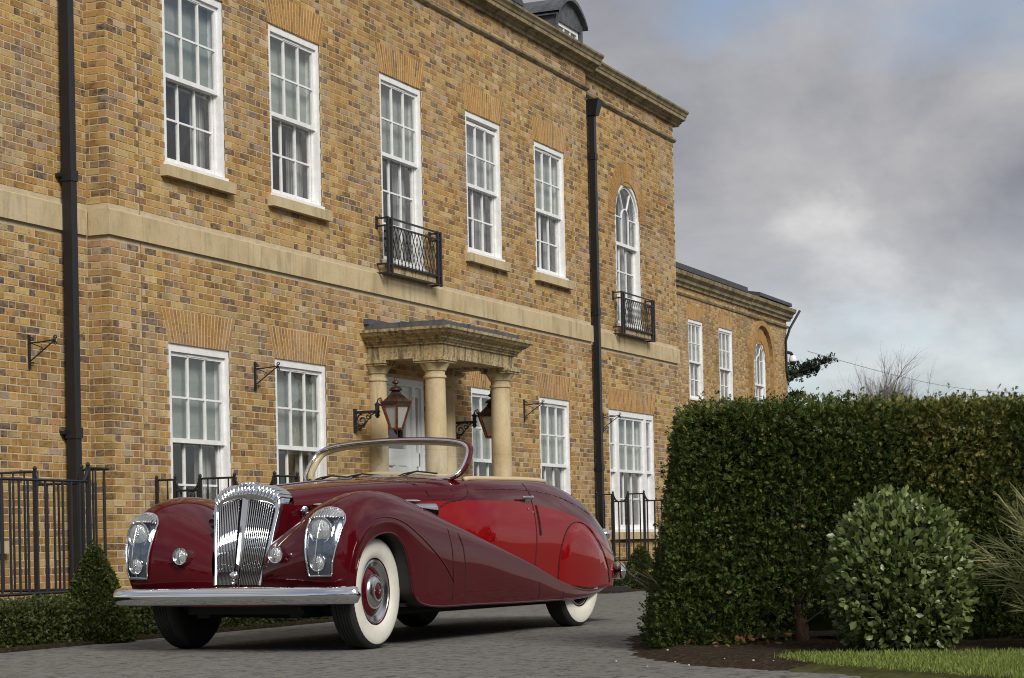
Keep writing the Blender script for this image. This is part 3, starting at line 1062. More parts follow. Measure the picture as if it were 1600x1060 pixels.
sd = MB(); sd.box(7.26, 7.44, .05, .10, .1, .9); sd.box(7.26, 7.44, .05, .10, 1.80, 1.98); sd.box(7.26, 7.285, .05, .10, .9, LT); sd.box(7.415, 7.44, .05, .10, .9, LT)
sd.box(7.285, 7.415, .05, .10, LT - .12, LT); sd.build('side_light', 'door_paint', do)
for za_, zb_ in ((.9, 1.80), (1.98, LT - .12)):
    MB().add([(7.285, .075, za_), (7.415, .075, za_), (7.415, .075, zb_), (7.285, .075, zb_)], [(0, 1, 2, 3)]).build('pane', 'window_glass', do)
h = MB(); h.box(L0 + .03, L0 + .075, .035, .05, 1.62, 1.86); h.tube([(L0 + .052, .035, 1.78), (L0 + .052, .0, 1.78), (L0 + .15, -.005, 1.77)], .010, 8)
h.build('handle', 'black_paint', do)
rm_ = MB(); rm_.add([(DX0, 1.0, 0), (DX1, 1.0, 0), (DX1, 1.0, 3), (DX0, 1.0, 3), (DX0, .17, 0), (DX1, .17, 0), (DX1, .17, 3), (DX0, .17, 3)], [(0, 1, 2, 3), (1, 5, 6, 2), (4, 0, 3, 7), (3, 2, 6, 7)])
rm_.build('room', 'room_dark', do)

# ------------------------------------------------------------------ far wing
FX0, FX1, FZC = 24.0, 40.55, 6.98
fw_ = [(31.38, 32.56, 4.20, 6.24), (33.93, 35.14, 4.20, 6.24)]
AFX0, AFX1, AFS = 37.18, 38.28, 5.62
holes_far = fw_ + [(AFX0, AFX1, 4.2, AFS), (AFX0 + .04, AFX1 - .04, AFS, AFS + .3), (AFX0 + .2, AFX1 - .2, AFS + .3, AFS + .46)]
mb = MB()
mortar_panel(mb, FX0, FX1, 0, FZC, fw_ + [(AFX0, AFX1, 4.2, AFS + .55)], lambda u, z: (u, YF + .007, z))
mb.add([(FX1, YF + .007, 0), (FX1, YF + 8, 0), (FX1, YF + 8, FZC), (FX1, YF + .007, FZC)], [(0, 3, 2, 1)])
for sx in (-1, 1):
    xc = (AFX0 + AFX1) / 2; R = (AFX1 - AFX0) / 2
    P = [(xc + sx * R, AFS + R)] + [(xc + sx * R * math.cos(a), AFS + R * math.sin(a)) for a in np.linspace(0, PI / 2, 9)]
    mb.add([(p[0], YF + .007, p[1]) for p in P], [tuple(range(len(P)))])
fwall = mb.build('far_wing_wall', 'mortar', house)
rfar = lay(27.0, FX1, 0.0, FZC, holes_far, .03)
v, f, c = flat(*brick_arrays(rfar, (0, YF, 0), EX, (0, 1, 0)))
c[:, :3] = c[:, :3] * .8 + np.array([.10, .075, .045])
tag(np_mesh('brickwork', v, f, 'brick', fwall, attr=c), kind='stuff')
for a, b, z0, z1 in fw_:
    sash_window(a, b, z0, z1, YF, 5.18, 2, False)
    flat_arch(a, b, z1, YF, .36, .10)
arched_window(AFX0, AFX1, 4.2, AFS, YF, 4.95, 2)
round_arch(xc, AFS, YF, .56, .88)
rc = MB()      # the recessed brick order round the arched window
G = []
for a in np.linspace(0, PI, 17):
    c_, s_ = math.cos(a), math.sin(a)
    G.append([(xc + .98 * c_, YF + .05, AFS + .98 * s_), (xc + .98 * c_, YF - .11, AFS + .98 * s_), (xc + 1.12 * c_, YF - .11, AFS + 1.12 * s_), (xc + 1.12 * c_, YF + .05, AFS + 1.12 * s_)])
G = [[(p[0], p[1], 0.0) for p in G[0]]] + G + [[(p[0], p[1], 0.0) for p in G[-1]]]
rc.grid(G, flip=True)
rc.build('arch_order', 'brown_brick', fwall)
for a, b in ((FX0, 36.55), (36.56, FX1 + .18)):
    y = YF if a == FX0 else YF - .03
    z = FZC - .0
    MB().prism([(y + .1, z), (y - .05, z), (y - .06, z + .06), (y - .12, z + .10), (y - .13, z + .17), (y - .22, z + .24), (y - .24, z + .33), (y + .1, z + .36)], 'x', a, b).build('eaves_cornice', 'cornice_stone', house)
    MB().prism([(y + .05, z - .22), (y - .03, z - .21), (y - .05, z - .16), (y + .05, z - .15)], 'x', a, b - .12 if b > 38 else b).build('eaves_band', 'cornice_stone', house)
MB().prism([(YF - .22, FZC + .36), (YF - .20, FZC + .50), (YF + 3.5, FZC + 1.3), (YF + 7.5, FZC + .36)], 'x', FX0, 36.0).build('slate_roof', 'slate', house)
MB().prism([(YF - .30, FZC + .36), (YF - .28, FZC + .46), (YF + 3.5, FZC + 1.1), (YF + 7.5, FZC + .36)], 'x', 36.9, FX1 - .4).build('slate_roof', 'slate', house)
gp = MB(); gp.tube([(FX1 + .22, YF - .35, FZC + .30), (FX1 - .2, YF - .15, FZC - .25), (FX1 - .25, YF - .04, FZC - .6), (FX1 - .22, YF - .04, FZC - 1.5), (FX1 - .08, YF - .04, FZC - 1.75)], .035, 8)
gp.build('gutter_pipe', 'black_paint', house)
MB().box(XR1 + .01, 24, 6.5, 9, 0, 6).build('link_block', 'mortar', house)
# ================================================================== ground
x = mat('paving', rough=0.85, spec=0.25)
tcn = x.pos()
mpn = x.N('ShaderNodeMapping'); mpn.inputs['Rotation'].default_value = (0, 0, YAW + .06); x.L(tcn, mpn.inputs[0])
bt = x.N('ShaderNodeTexBrick')
bt.inputs['Scale'].default_value = 1.0; bt.inputs['Brick Width'].default_value = 0.105; bt.inputs['Row Height'].default_value = 0.205
bt.inputs['Mortar Size'].default_value = 0.005; bt.inputs['Mortar Smooth'].default_value = 0.3
bt.inputs['Color1'].default_value = (0.160, 0.157, 0.147, 1); bt.inputs['Color2'].default_value = (0.195, 0.19, 0.178, 1); bt.inputs['Mortar'].default_value = (0.15, 0.145, 0.13, 1)
x.L(mpn.outputs[0], bt.inputs['Vector'])
big = x.noise(0.7, 6, 0.6); mid = x.noise(9, 5, 0.65); fine = x.noise(90, 3, 0.6)
c = x.mix(x.ramp(big, ((0.3, 0.45), (0.65, 0.0))), bt.outputs['Color'], (0.145, 0.14, 0.125))
c = x.mix(x.ramp(mid, ((0.40, 0.5), (0.62, 0.0))), c, (0.13, 0.125, 0.11))
jm = x.N('ShaderNodeMath'); jm.operation = 'MULTIPLY'
x.L(bt.outputs['Fac'], jm.inputs[0]); x.L(x.ramp(x.noise(5, 6, 0.7), ((0.47, 0.0), (0.58, 1.0))), jm.inputs[1])
c = x.mix(jm.outputs[0], c, (0.035, 0.032, 0.024))
mo = x.N('ShaderNodeMath'); mo.operation = 'MULTIPLY'
x.L(x.ramp(x.noise(8, 5, 0.7), ((0.57, 0.0), (0.63, 1.0))), mo.inputs[0]); x.L(x.ramp(x.noise(1.6, 5, 0.6), ((0.45, 0.0), (0.62, 1.0))), mo.inputs[1])
c = x.mix(mo.outputs[0], c, (0.085, 0.095, 0.03))
spk = x.noise(6.5, 7, 0.75)
c = x.mix(x.ramp(spk, ((0.38, 0.9), (0.45, 0.0))), c, (0.05, 0.042, 0.034))
c = x.mix(x.ramp(x.noise(4.2, 6, 0.75), ((0.56, 0.0), (0.70, 0.55))), c, (0.255, 0.25, 0.23))
c = x.mix(x.ramp(x.noise(11, 6, 0.75), ((0.40, 0.9), (0.45, 0.0))), c, (0.045, 0.042, 0.034))
c = x.mix(x.ramp(x.noise(23, 3, 0.6), ((0.64, 0.0), (0.70, 0.6))), c, (0.30, 0.29, 0.26))
c = x.mix(x.ramp(fine, ((0.30, 0.6), (0.42, 0.0))), c, (0.06, 0.055, 0.045))
x.base(c)
bb = x.mix(0.5, mid, fine)
x.bump(x.mix(x.ramp(bt.outputs['Fac'], ((0, 0.0), (1, 0.8))), bb, (0, 0, 0)), 0.6, 0.012)
x = mat('soil', rough=0.95, spec=0.1)
x.base(x.ramp(x.noise(26, 6, 0.7), ((0.3, (0.018, 0.013, 0.009)), (0.55, (0.05, 0.036, 0.023)), (0.75, (0.12, 0.09, 0.055)))))
x.bump(x.noise(30, 6, 0.7), 1.0, 0.03)
x = mat('turf', rough=0.95, spec=0.1)
x.base(x.ramp(x.noise(12, 5), ((0.3, (0.04, 0.038, 0.016)), (0.7, (0.075, 0.08, 0.025)))))

S = 900
drive = MB().add([(-S, -S, 0), (S, -S, 0), (S, S, 0), (-S, S, 0)], [(0, 1, 2, 3)]).build('driveway', 'paving')
tag(drive, kind='structure')


def sheet(name, pts, m, z0, amp, n=60, edge=0.25):
    """an uneven sheet of ground filling a polygon given in world x, y"""
    P = np.array(pts)
    lo, hi = P.min(0), P.max(0)
    nx = max(8, int((hi[0] - lo[0]) / (max(hi - lo) / n))); ny = max(8, int((hi[1] - lo[1]) / (max(hi - lo) / n)))
    U, Vv = np.meshgrid(np.linspace(lo[0], hi[0], nx), np.linspace(lo[1], hi[1], ny), indexing='ij')
    U = U.ravel(); Vv = Vv.ravel()
    inside = np.zeros(len(U), bool); dist = np.full(len(U), 1e9)
    for i in range(len(P)):
        a, b = P[i], P[(i + 1) % len(P)]
        cond = ((a[1] > Vv) != (b[1] > Vv)) & (U < (b[0] - a[0]) * (Vv - a[1]) / (b[1] - a[1] + 1e-12) + a[0])
        inside ^= cond
        d = b - a; t = np.clip(((U - a[0]) * d[0] + (Vv - a[1]) * d[1]) / (d @ d), 0, 1)
        dist = np.minimum(dist, np.hypot(U - a[0] - t * d[0], Vv - a[1] - t * d[1]))
    sd = np.where(inside, dist, -dist) + (np.sin(U * 9.1 + Vv * 3.3) + np.sin(U * 4.3 - Vv * 11.7) + np.sin(U * 23 + Vv * 19)) * 0.02
    h = np.clip(sd / edge, -1, 1)
    Z = z0 * .5 + amp * np.clip(h, -1, 1) + np.random.default_rng(4).normal(0, amp * .06, len(U))
    Z = Z + (np.sin(U * 17 + 1.3 * np.sin(Vv * 13)) * np.sin(Vv * 15)) * amp * .22 * np.clip(h, 0, 1)
    V = np.stack([U, Vv, Z], 1)
    ii, jj = np.meshgrid(np.arange(nx - 1), np.arange(ny - 1), indexing='ij')
    a = (ii * ny + jj).ravel()
    F = np.stack([a, a + ny, a + ny + 1, a + 1], 1)
    ok = (sd[F] > -0.12).any(1)
    return np_mesh(name, V, F[ok], m, smooth=True)


tag(MB().box(-6.3, 5.2, -2.52, -.01, -.02, .03).build('planting_bed', 'soil'), kind='structure')
tag(MB().box(8.9, 19.5, -2.2, -.01, -.02, .03).build('planting_bed', 'soil'), kind='structure')
bed_px = [(.80, 13.2), (1.0, 12.45), (1.35, 11.75), (1.9, 11.4), (6, 11.4), (6, 16), (.9, 16)]
tag(sheet('planting_bed', [ground_at(a, b)[:2] for a, b in bed_px], 'soil', .006, .035, 170), kind='structure')
lawn_px = [(1.66, 12.35), (1.55, 12.1), (1.62, 11.6), (2.0, 10.75), (2.6, 9.6), (6, 9.2), (6, 11.9), (3.0, 12.05), (2.3, 12.25)]
lawn_pts = [ground_at(a, b)[:2] for a, b in lawn_px]
tag(sheet('lawn', lawn_pts, 'turf', .030, .03, 90, .15), kind='structure')


def inside_poly(U, V, pts):
    P = np.array(pts); ins = np.zeros(len(U), bool)
    for i in range(len(P)):
        a, b = P[i], P[(i + 1) % len(P)]
        ins ^= ((a[1] > V) != (b[1] > V)) & (U < (b[0] - a[0]) * (V - a[1]) / (b[1] - a[1] + 1e-12) + a[0])
    return ins


# ------------------------------------------------------------------ foliage tools
def leaf_mat(name, c0, c1, c2, rough=0.5, spec=0.4, trans=0.25):
    x = Mat(name, c1, rough, spec=spec)
    g = x.N('ShaderNodeNewGeometry')
    c = x.ramp(g.outputs['Random Per Island'], ((0.0, c0), (0.5, c1), (0.9, c2), (1.0, c2)))
    x.base(c)
    t = x.N('ShaderNodeBsdfTranslucent'); x.L(c, t.inputs[0])
    mx = x.N('ShaderNodeMixShader'); mx.inputs[0].default_value = trans
    out = x.nt.nodes['Material Output']
    x.L(x.p.outputs[0], mx.inputs[1]); x.L(t.outputs[0], mx.inputs[2]); x.L(mx.outputs[0], out.inputs[0])
    M[name] = x.m
    return x


leaf_mat('yew_leaf', (0.018, 0.036, 0.008), (0.044, 0.074, 0.015), (0.115, 0.14, 0.028), 0.6, 0.22)
leaf_mat('yew_gold', (0.10, 0.11, 0.02), (0.17, 0.17, 0.035), (0.28, 0.23, 0.06), 0.5)
leaf_mat('box_leaf', (0.026, 0.040, 0.008), (0.048, 0.066, 0.014), (0.09, 0.10, 0.022), 0.5)
leaf_mat('laurel_leaf', (0.06, 0.092, 0.022), (0.105, 0.15, 0.04), (0.20, 0.24, 0.085), 0.34, 0.55, 0.2)
leaf_mat('needle', (0.13, 0.15, 0.055), (0.25, 0.26, 0.11), (0.40, 0.38, 0.19), 0.6)
leaf_mat('grass_blade', (0.09, 0.14, 0.022), (0.15, 0.21, 0.035), (0.27, 0.30, 0.07), 0.6)
leaf_mat('conifer_leaf', (0.008, 0.02, 0.010), (0.014, 0.030, 0.014), (0.025, 0.045, 0.018), 0.6)
leaf_mat('dead_leaf', (0.11, 0.04, 0.012), (0.17, 0.06, 0.018), (0.22, 0.10, 0.04), 0.7)
x = mat('bark', rough=0.9, spec=0.2)
x.base(x.ramp(x.noise(18, 5, 0.65, stretch=(1, 1, .3)), ((0.3, (0.05, 0.032, 0.02)), (0.7, (0.17, 0.11, 0.075)))))
x.bump(x.noise(40, 4, stretch=(1, 1, .3)), .8, .01)
x = mat('twig', (0.11, 0.085, 0.068), 0.9)
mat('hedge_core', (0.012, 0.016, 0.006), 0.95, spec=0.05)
mat('cable', (0.34, 0.34, 0.36), 0.6)
x = mat('pebble', (0.5, 0.47, 0.42), 0.8)


def frames(N, jit, up_bias=0.0):
    """random orthonormal frames whose third axis leans to N"""
    n = len(N)
    Z = N + RNG.normal(0, jit, (n, 3)); Z[:, 2] += up_bias
    Z /= np.linalg.norm(Z, axis=1)[:, None] + 1e-9
    R_ = RNG.normal(0, 1, (n, 3))
    X = np.cross(Z, R_); X /= np.linalg.norm(X, axis=1)[:, None] + 1e-9
    Y = np.cross(Z, X)
    return X, Y, Z


def scatter(name, m, parent, pts, X, Y, Z, size, tv, tf, loc=None, smooth=False):
    """one mesh of a template put at every point: tv (k,3), tf (q,4)"""
    n, k = len(pts), len(tv)
    V = (pts[:, None, :] + (tv[None, :, 0, None] * X[:, None, :] + tv[None, :, 1, None] * Y[:, None, :] + tv[None, :, 2, None] * Z[:, None, :]) * size[:, None, None]).reshape(-1, 3)
    F = (tf[None] + (np.arange(n) * k)[:, None, None]).reshape(-1, tf.shape[1])
    return np_mesh(name, V, F, m, parent, smooth)


def sprig(nl, L=1.0, w=0.16, spread=0.55, seed=3):
    """a flat spray: a shoot along z with needle leaves left and right"""
    r = np.random.default_rng(seed)
    tv, tf = [], []
    for i in range(nl):
        t = (i + .6) / nl
        s = 1 if i % 2 else -1
        a = r.uniform(.5, 1.0)
        b = np.array([0, 0, t * L * .8])
        d = np.array([s * math.sin(a), r.uniform(-.25, .25), math.cos(a)]) * spread * (1.1 - .45 * t)
        q = np.cross(d, [0, 1, 0]); q /= np.linalg.norm(q)
        q = q * w * .5 + np.array([0, r.uniform(-.05, .05), 0])
        k = len(tv)
        tv += [b, b + d * .5 + q, b + d, b + d * .5 - q]
        tf.append((k, k + 1, k + 2, k + 3))
    k = len(tv)
    tv += [np.array([0, 0, L * .55]), np.array([w * .5, 0, L * .8]), np.array([0, 0, L * 1.15]), np.array([-w * .5, 0, L * .8])]
    tf.append((k, k + 1, k + 2, k + 3))
    return np.array(tv), np.array(tf)


# two quads folded along the midrib, a little cupped
LEAF_V = np.array([(0, 0, 0), (.29, .10, .40), (.23, .07, .75), (0, 0, 1.0), (-.23, .07, .75), (-.29, .10, .40), (0, -.03, .45)], float)
LEAF_F = np.array([(0, 1, 6, 5), (6, 1, 2, 3), (6, 3, 4, 5)])
DIAM_V = np.array([(0, 0, 0), (.30, .05, .5), (0, 0, 1.0), (-.30, .05, .5)], float)
DIAM_F = np.array([(0, 1, 2, 3)])


def lump(P, f, seed):
    """cheap smooth noise"""
    r = np.random.default_rng(seed)
    s = np.zeros(len(P))
    for k in range(6):
        d = r.normal(0, 1, 3) * f * (1 + .5 * k)
        s += np.sin(P @ d + r.uniform(0, 6)) / (1 + .5 * k)
    return s / 3.0


# ================================================================== big clipped yew hedge on the right
HL, HT, HH = 5.2, 1.15, 1.66
hx, hy, _ = ground_at(.93, 13.75)
yew = thing('yew_hedge', 'tall clipped dark green yew hedge filling the right side', 'hedge', (hx, hy, 0), YAW - PI / 2)


def hedge_surface(n, L, T, H, batter, seed, front=.62, top=.16, end=.16):
    """points and normals on a clipped box: front y=0, left end x=0, top, back"""
    r = np.random.default_rng(seed)
    k = r.choice(4, n, p=np.array([front, top, end, 1 - front - top - end]))
    u, v = r.random(n), r.random(n)
    P = np.zeros((n, 3)); N = np.zeros((n, 3))
    f = k == 0; P[f] = np.stack([u[f] * L, np.zeros(f.sum()), v[f] * H], 1); N[f] = (0, -1, .1)
    f = k == 1; P[f] = np.stack([u[f] * L, v[f] * T, np.full(f.sum(), H)], 1); N[f] = (0, 0, 1)
    f = k == 2; P[f] = np.stack([np.zeros(f.sum()), u[f] * T, v[f] * H], 1); N[f] = (-1, 0, .1)
    f = k == 3; P[f] = np.stack([u[f] * L, np.full(f.sum(), T), v[f] * H], 1); N[f] = (0, 1, .1)
    # rounded corner between front, end and top
    rad = .16
    c = np.stack([np.clip(P[:, 0], rad, L), np.clip(P[:, 1], rad, T - rad), np.clip(P[:, 2], 0, H - rad)], 1)
    d = P - c; l = np.linalg.norm(d, axis=1); m_ = l > rad
    P[m_] = c[m_] + d[m_] / l[m_][:, None] * rad
    N[m_] = d[m_] / l[m_][:, None]
    P[:, 0] += batter * P[:, 2] / H * (1 - P[:, 0] / L)
    P += N * (lump(P, 2.2, seed + 1) * .035 + lump(P, 7.0, seed + 2) * .022)[:, None]
    return P, N


# how bushy it is: thin round the bare stems low on the front
def hedge_thin(P, rng):
    a = np.exp(-(((P[:, 0] - 1.05) / .32) ** 2 + ((P[:, 2] - .12) / .27) ** 2))
    a += .5 * np.exp(-(((P[:, 0] - 1.5) / .35) ** 2 + ((P[:, 2] - .62) / .40) ** 2)) * (P[:, 1] < .4)
    a += np.clip((.07 - P[:, 2]) / .06, 0, 1) * .5
    return rng.random(len(P)) > a * 1.05


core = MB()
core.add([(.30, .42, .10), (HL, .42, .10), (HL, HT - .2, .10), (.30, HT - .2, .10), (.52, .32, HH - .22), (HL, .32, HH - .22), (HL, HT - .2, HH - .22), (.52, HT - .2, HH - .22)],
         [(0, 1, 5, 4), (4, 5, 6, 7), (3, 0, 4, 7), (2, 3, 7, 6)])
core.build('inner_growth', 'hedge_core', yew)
r5 = np.random.default_rng(5)
for layer, (n, size, sd_, back) in enumerate(((60000, .042, 21, 0.0), (30000, .049, 22, .07), (8000, .065, 23, .18))):
    P, N = hedge_surface(n, HL, HT, HH, .27, sd_)
    ok = hedge_thin(P, r5) & (P[:, 2] > .03)
    P, N = P[ok], N[ok]
    P = P - N * (r5.random(len(P)) * .10 + back - (layer == 0) * np.where(r5.random(len(P)) < .05, r5.uniform(.03, .075, len(P)), 0))[:, None]
    # bronze and gold shoots where the older wood shows
    g = np.exp(-(((P[:, 0] - 2.05) / .42) ** 2 + ((P[:, 2] - 1.35) / .45) ** 2)) + .18 * (P[:, 2] > 1.48) + .06
    gold = r5.random(len(P)) < g * .55
    for sel, mm, nm in ((~gold, 'yew_leaf', 'foliage'), (gold, 'yew_gold', 'golden_shoots')):
        p, nn = P[sel], N[sel]
        X, Y, Z = frames(nn, .75, .28)
        tv, tf = sprig(6, seed=3 + layer)
        tag(scatter(nm, mm, yew, p, X, Y, Z, size * r5.uniform(.6, 1.35, len(p)), tv, tf), kind='stuff')
tw = MB()
for i in range(90):
    x0 = r5.choice([1.02, 1.02, 3.0, .3, 4.2]) + r5.normal(0, .05); z0 = r5.uniform(.12, .55)
    a = r5.uniform(0, 2 * PI); L = r5.uniform(.25, .7)
    p = np.array([x0, .42, z0]); q = p + np.array([math.cos(a) * L, -abs(math.sin(a)) * .45, r5.uniform(.1, .7)])
    mid_ = (p + q) / 2 + r5.normal(0, .04, 3)
    tw.tube([p, mid_, q], [.007, .0045, .002], 5)
tag(tw.build('twigs', 'twig', yew), kind='stuff')
for xx, rr_ in ((1.02, .055), (2.9, .05), (4.3, .05)):
    t = MB(); t.tube([(xx, .45, -.02), (xx + .01, .44, .12), (xx - .015, .43, .3), (xx - .04, .45, .6), (xx, .5, 1.2)], [rr_ * 1.25, rr_, rr_ * .8, rr_ * .6, rr_ * .3], 12)
    t.build('trunk', 'bark', yew, smooth=True)

# ================================================================== laurel bush in front of it
bx, by, _ = ground_at(2.37, 12.75)
laurel = thing('laurel_bush', 'rounded glossy leaved evergreen bush in front of the yew hedge', 'bush', (bx, by, 0), YAW - PI / 2)
r6 = np.random.default_rng(6)


def ovoid(n, rx, ry, H, rng, zc=.47, p=2.7):
    d = rng.normal(0, 1, (n, 3)); d /= np.linalg.norm(d, axis=1)[:, None]
    s = (np.abs(d) ** p).sum(1) ** (-1 / p)
    c = H * zc
    P = d * s[:, None] * np.array([rx, ry, 1])
    P[:, 2] = np.where(d[:, 2] > 0, c + P[:, 2] * (H - c), c + P[:, 2] * c)
    k = 1 - .15 * np.clip((P[:, 2] - c) / (H - c), 0, 1) ** 1.5
    P[:, :2] *= k[:, None]
    return P, d


mb = MB()
G = []
for i in range(9):
    z = .04 + .70 * i / 8
    r = .30 * math.sin(min(PI * .93, .5 + 2.2 * i / 8)) + .04
    G.append([(r * math.cos(a), r * .9 * math.sin(a), z) for a in np.linspace(0, 2 * PI, 13)])
mb.grid(G); mb.build('inner_growth', 'hedge_core', laurel)
for n, back, sz in ((4300, 0.0, .052), (3600, .06, .053), (2200, .14, .055)):
    P, N = ovoid(n, .43, .40, .99, r6)
    P *= (1 + lump(P, 5, 31) * .10 + np.where(r6.random(n) < .05, r6.uniform(.02, .07, n), 0))[:, None]
    P = P - N * (r6.random(n) * .07 + back)[:, None]
    P[:, 2] = np.clip(P[:, 2], .03, 2)
    X, Y, Z = frames(N, .65, .45)
    # turn each leaf blade towards the light and outwards
    Xn = np.cross(Z, N + r6.normal(0, .5, (n, 3))); Xn /= np.linalg.norm(Xn, axis=1)[:, None] + 1e-9
    Yn = np.cross(Z, Xn)
    tag(scatter('leaves', 'laurel_leaf', laurel, P, Xn, Yn, Z, sz * r6.uniform(.6, 1.3, n), LEAF_V, LEAF_F, smooth=True), kind='stuff')
tw = MB()
for i in range(70):
    P, N = ovoid(1, .40, .38, .95, r6)
    tw.tube([(0, 0, .05), tuple(P[0] * .55 + np.array([0, 0, .05])), tuple(P[0])], [.008, .005, .002], 5)
tag(tw.build('stems', 'twig', laurel), kind='stuff')

# ================================================================== wispy pale shrub at the right edge
sx_, sy_, _ = ground_at(3.50, 12.6)
wisp = thing('broom_shrub', 'pale olive wispy shrub with long fine needles at right edge', 'shrub', (sx_, sy_, 0), YAW - PI / 2)
r7 = np.random.default_rng(8)
st = MB(); NP, NZ, NS = [], [], []
for i in range(95):
    a = r7.uniform(0, 2 * PI); el = r7.uniform(.35, 1.45)
    L = r7.uniform(.55, 1.0)
    h = np.array([math.cos(a), math.sin(a), 0])
    p = np.array([0, 0, r7.uniform(.04, .40)])
    path = [p]
    d = h * math.cos(el) + np.array([0, 0, math.sin(el)])
    for k in range(6):
        d = d + np.array([0, 0, -.07 if k > 2 else .04]); d /= np.linalg.norm(d)
        p = p + d * L * .75 / 6
        path.append(p)
        for q in range(10):
            NP.append(p + r7.normal(0, .012, 3)); dd = d + r7.normal(0, .42, 3); NZ.append(dd / np.linalg.norm(dd)); NS.append(r7.uniform(.10, .21))
    st.tube(path, [.006, .006, .005, .004, .003, .002, .0015], 5)
st.build('stems', 'needle', wisp)
NP, NZ, NS = np.array(NP), np.array(NZ), np.array(NS)
X = np.cross(NZ, r7.normal(0, 1, NZ.shape)); X /= np.linalg.norm(X, axis=1)[:, None]
tag(scatter('needles', 'needle', wisp, NP, X, np.cross(NZ, X), NZ, NS, np.array([(-.018, 0, 0), (.018, 0, 0), (.006, .08, 1.0), (-.006, .08, 1.0)]), np.array([(0, 1, 2, 3)])), kind='stuff')
tag(scatter('needles', 'needle', wisp, NP + NZ * .03, np.cross(NZ, X), X, NZ, NS, np.array([(-.016, 0, 0), (.016, 0, 0), (.004, .06, 1.0), (-.004, .06, 1.0)]), np.array([(0, 1, 2, 3)])), kind='stuff')

# ================================================================== lawn blades, stones and dead leaves
r9 = np.random.default_rng(9)
n = 42000
lat = r9.uniform(1.45, 4.2, n); dep = 9.4 + (12.75 - 9.4) * r9.random(n)
gp_ = np.array([ground_at(a, b)[:2] for a, b in zip(lat, dep)])
ok = inside_poly(gp_[:, 0] + r9.normal(0, .03, n), gp_[:, 1] + r9.normal(0, .03, n), lawn_pts)
gp_ = gp_[ok]; n = len(gp_)
P = np.column_stack([gp_, np.full(n, .045)])
X, Y, Z = frames(np.tile([0, 0, 1.0], (n, 1)), .38)
tag(tag(scatter('grass', 'grass_blade', None, P, X, Y, Z, r9.uniform(.018, .042, n), np.array([(-.07, 0, 0), (.07, 0, 0), (.04, .10, .6), (0, .3, 1.0)]), np.array([(0, 1, 2, 3)])),
        'short bright green lawn grass along the hedge bed', 'grass'), kind='stuff')
for i in range(14):
    lat_, dep_ = r9.uniform(.75, 2.0), r9.uniform(11.5, 13.2)
    if i < 4: lat_, dep_ = ((1.02, 12.2), (1.36, 11.85), (.62, 12.75), (1.22, 12.1))[i]
    s = r9.uniform(.004, .009) * (1.7 if i < 2 else 1)
    mb = MB(); pr = [(0.001, -s * .5), (s * .8, -s * .4), (s, 0), (s * .7, s * .45), (.001, s * .6)]
    mb.lathe(pr, 7); mb.v = [(a * r9.uniform(.85, 1.2), b * r9.uniform(.85, 1.2), c) for a, b, c in mb.v]
    g = ground_at(lat_, dep_)
    inb = inside_poly(np.array([g[0]]), np.array([g[1]]), [ground_at(a, b)[:2] for a, b in bed_px])[0]
    tag(mb.build('pebble', 'pebble', loc=(g[0], g[1], (.045 if inb else .004) + s * .3), smooth=True), 'small pale pebble lying loose by the hedge bed edge', 'pebble', 'pebbles by the hedge bed')
n = 30
lat = np.concatenate([r9.normal(1.50, .15, 16), r9.uniform(1.1, 2.1, 14)]); dep = np.concatenate([r9.normal(13.6, .12, 16), r9.uniform(13.0, 13.9, 14)])
P = np.array([ground_at(a, b, r9.uniform(.045, .11)) for a, b in zip(lat, dep)])
X, Y, Z = frames(np.tile([0.2, 0, .5], (n, 1)), .8)
tag(tag(scatter('dead_leaves', 'dead_leaf', None, P, X, Y, Z, r9.uniform(.03, .065, n), LEAF_V, LEAF_F), 'rusty brown fallen leaves caught under the yew hedge', 'leaves'), kind='stuff')


# ================================================================== low box hedges and topiary by the house
def box_hedge(x0, x1, y0, y1, h, n, label):
    o = thing('box_hedge', label, 'hedge', (x0, y0, 0))
    L, T = x1 - x0, y1 - y0
    MB().box(.06, L - .06, .07, T - .07, 0, h - .06).build('inner_growth', 'hedge_core', o)
    rr_ = np.random.default_rng(int(L * 10))
    P, N = hedge_surface(n, L, T, h, 0.0, int(L * 7), .55, .36, .05)
    P = P - N * (rr_.random(n) * .06)[:, None]
    P[:, 2] = np.clip(P[:, 2], .01, 9)
    X, Y, Z = frames(N, .8, .25)
    tag(scatter('foliage', 'box_leaf', o, P, X, Y, Z, .032 * rr_.uniform(.6, 1.3, n), *sprig(3, w=.34, spread=.6)), kind='stuff')
    return o


box_hedge(-6.0, 5.0, -2.42, -1.86, .37, 44000, 'low clipped box hedge below the black railings at left')
box_hedge(9.3, 19.4, -2.10, -1.55, .40, 9000, 'low clipped box hedge behind the rear of the car')


def cone_topiary(x, y, r, h, label):
    o = thing('cone_topiary', label, 'topiary', (x, y, 0))
    MB().lathe([(r - .07, .0), (r - .06, .12), (.03, h - .1), (.001, h - .05)], 16).build('inner_growth', 'hedge_core', o)
    MB().tube([(0, 0, 0), (0, 0, .3)], .03, 8).build('stem', 'bark', o)
    rr_ = np.random.default_rng(3)
    n = 13000
    t = 1 - np.sqrt(rr_.random(n)); a = rr_.uniform(0, 2 * PI, n)
    rad = r * np.clip((1 - t) ** .9 * 1.0 + .05, 0, 1) * np.where(t < .16, .86 + .9 * t, 1.0)
    P = np.stack([rad * np.cos(a), rad * np.sin(a), t * h], 1)
    N = np.stack([np.cos(a), np.sin(a), np.full(n, .35)], 1)
    P += N * (lump(P, 8, 5) * .02 - rr_.random(n) * .03)[:, None]
    X, Y, Z = frames(N, .7, .25)
    tag(scatter('foliage', 'box_leaf', o, P, X, Y, Z, .029 * rr_.uniform(.6, 1.3, n), *sprig(3, w=.34, spread=.6)), kind='stuff')
    return o


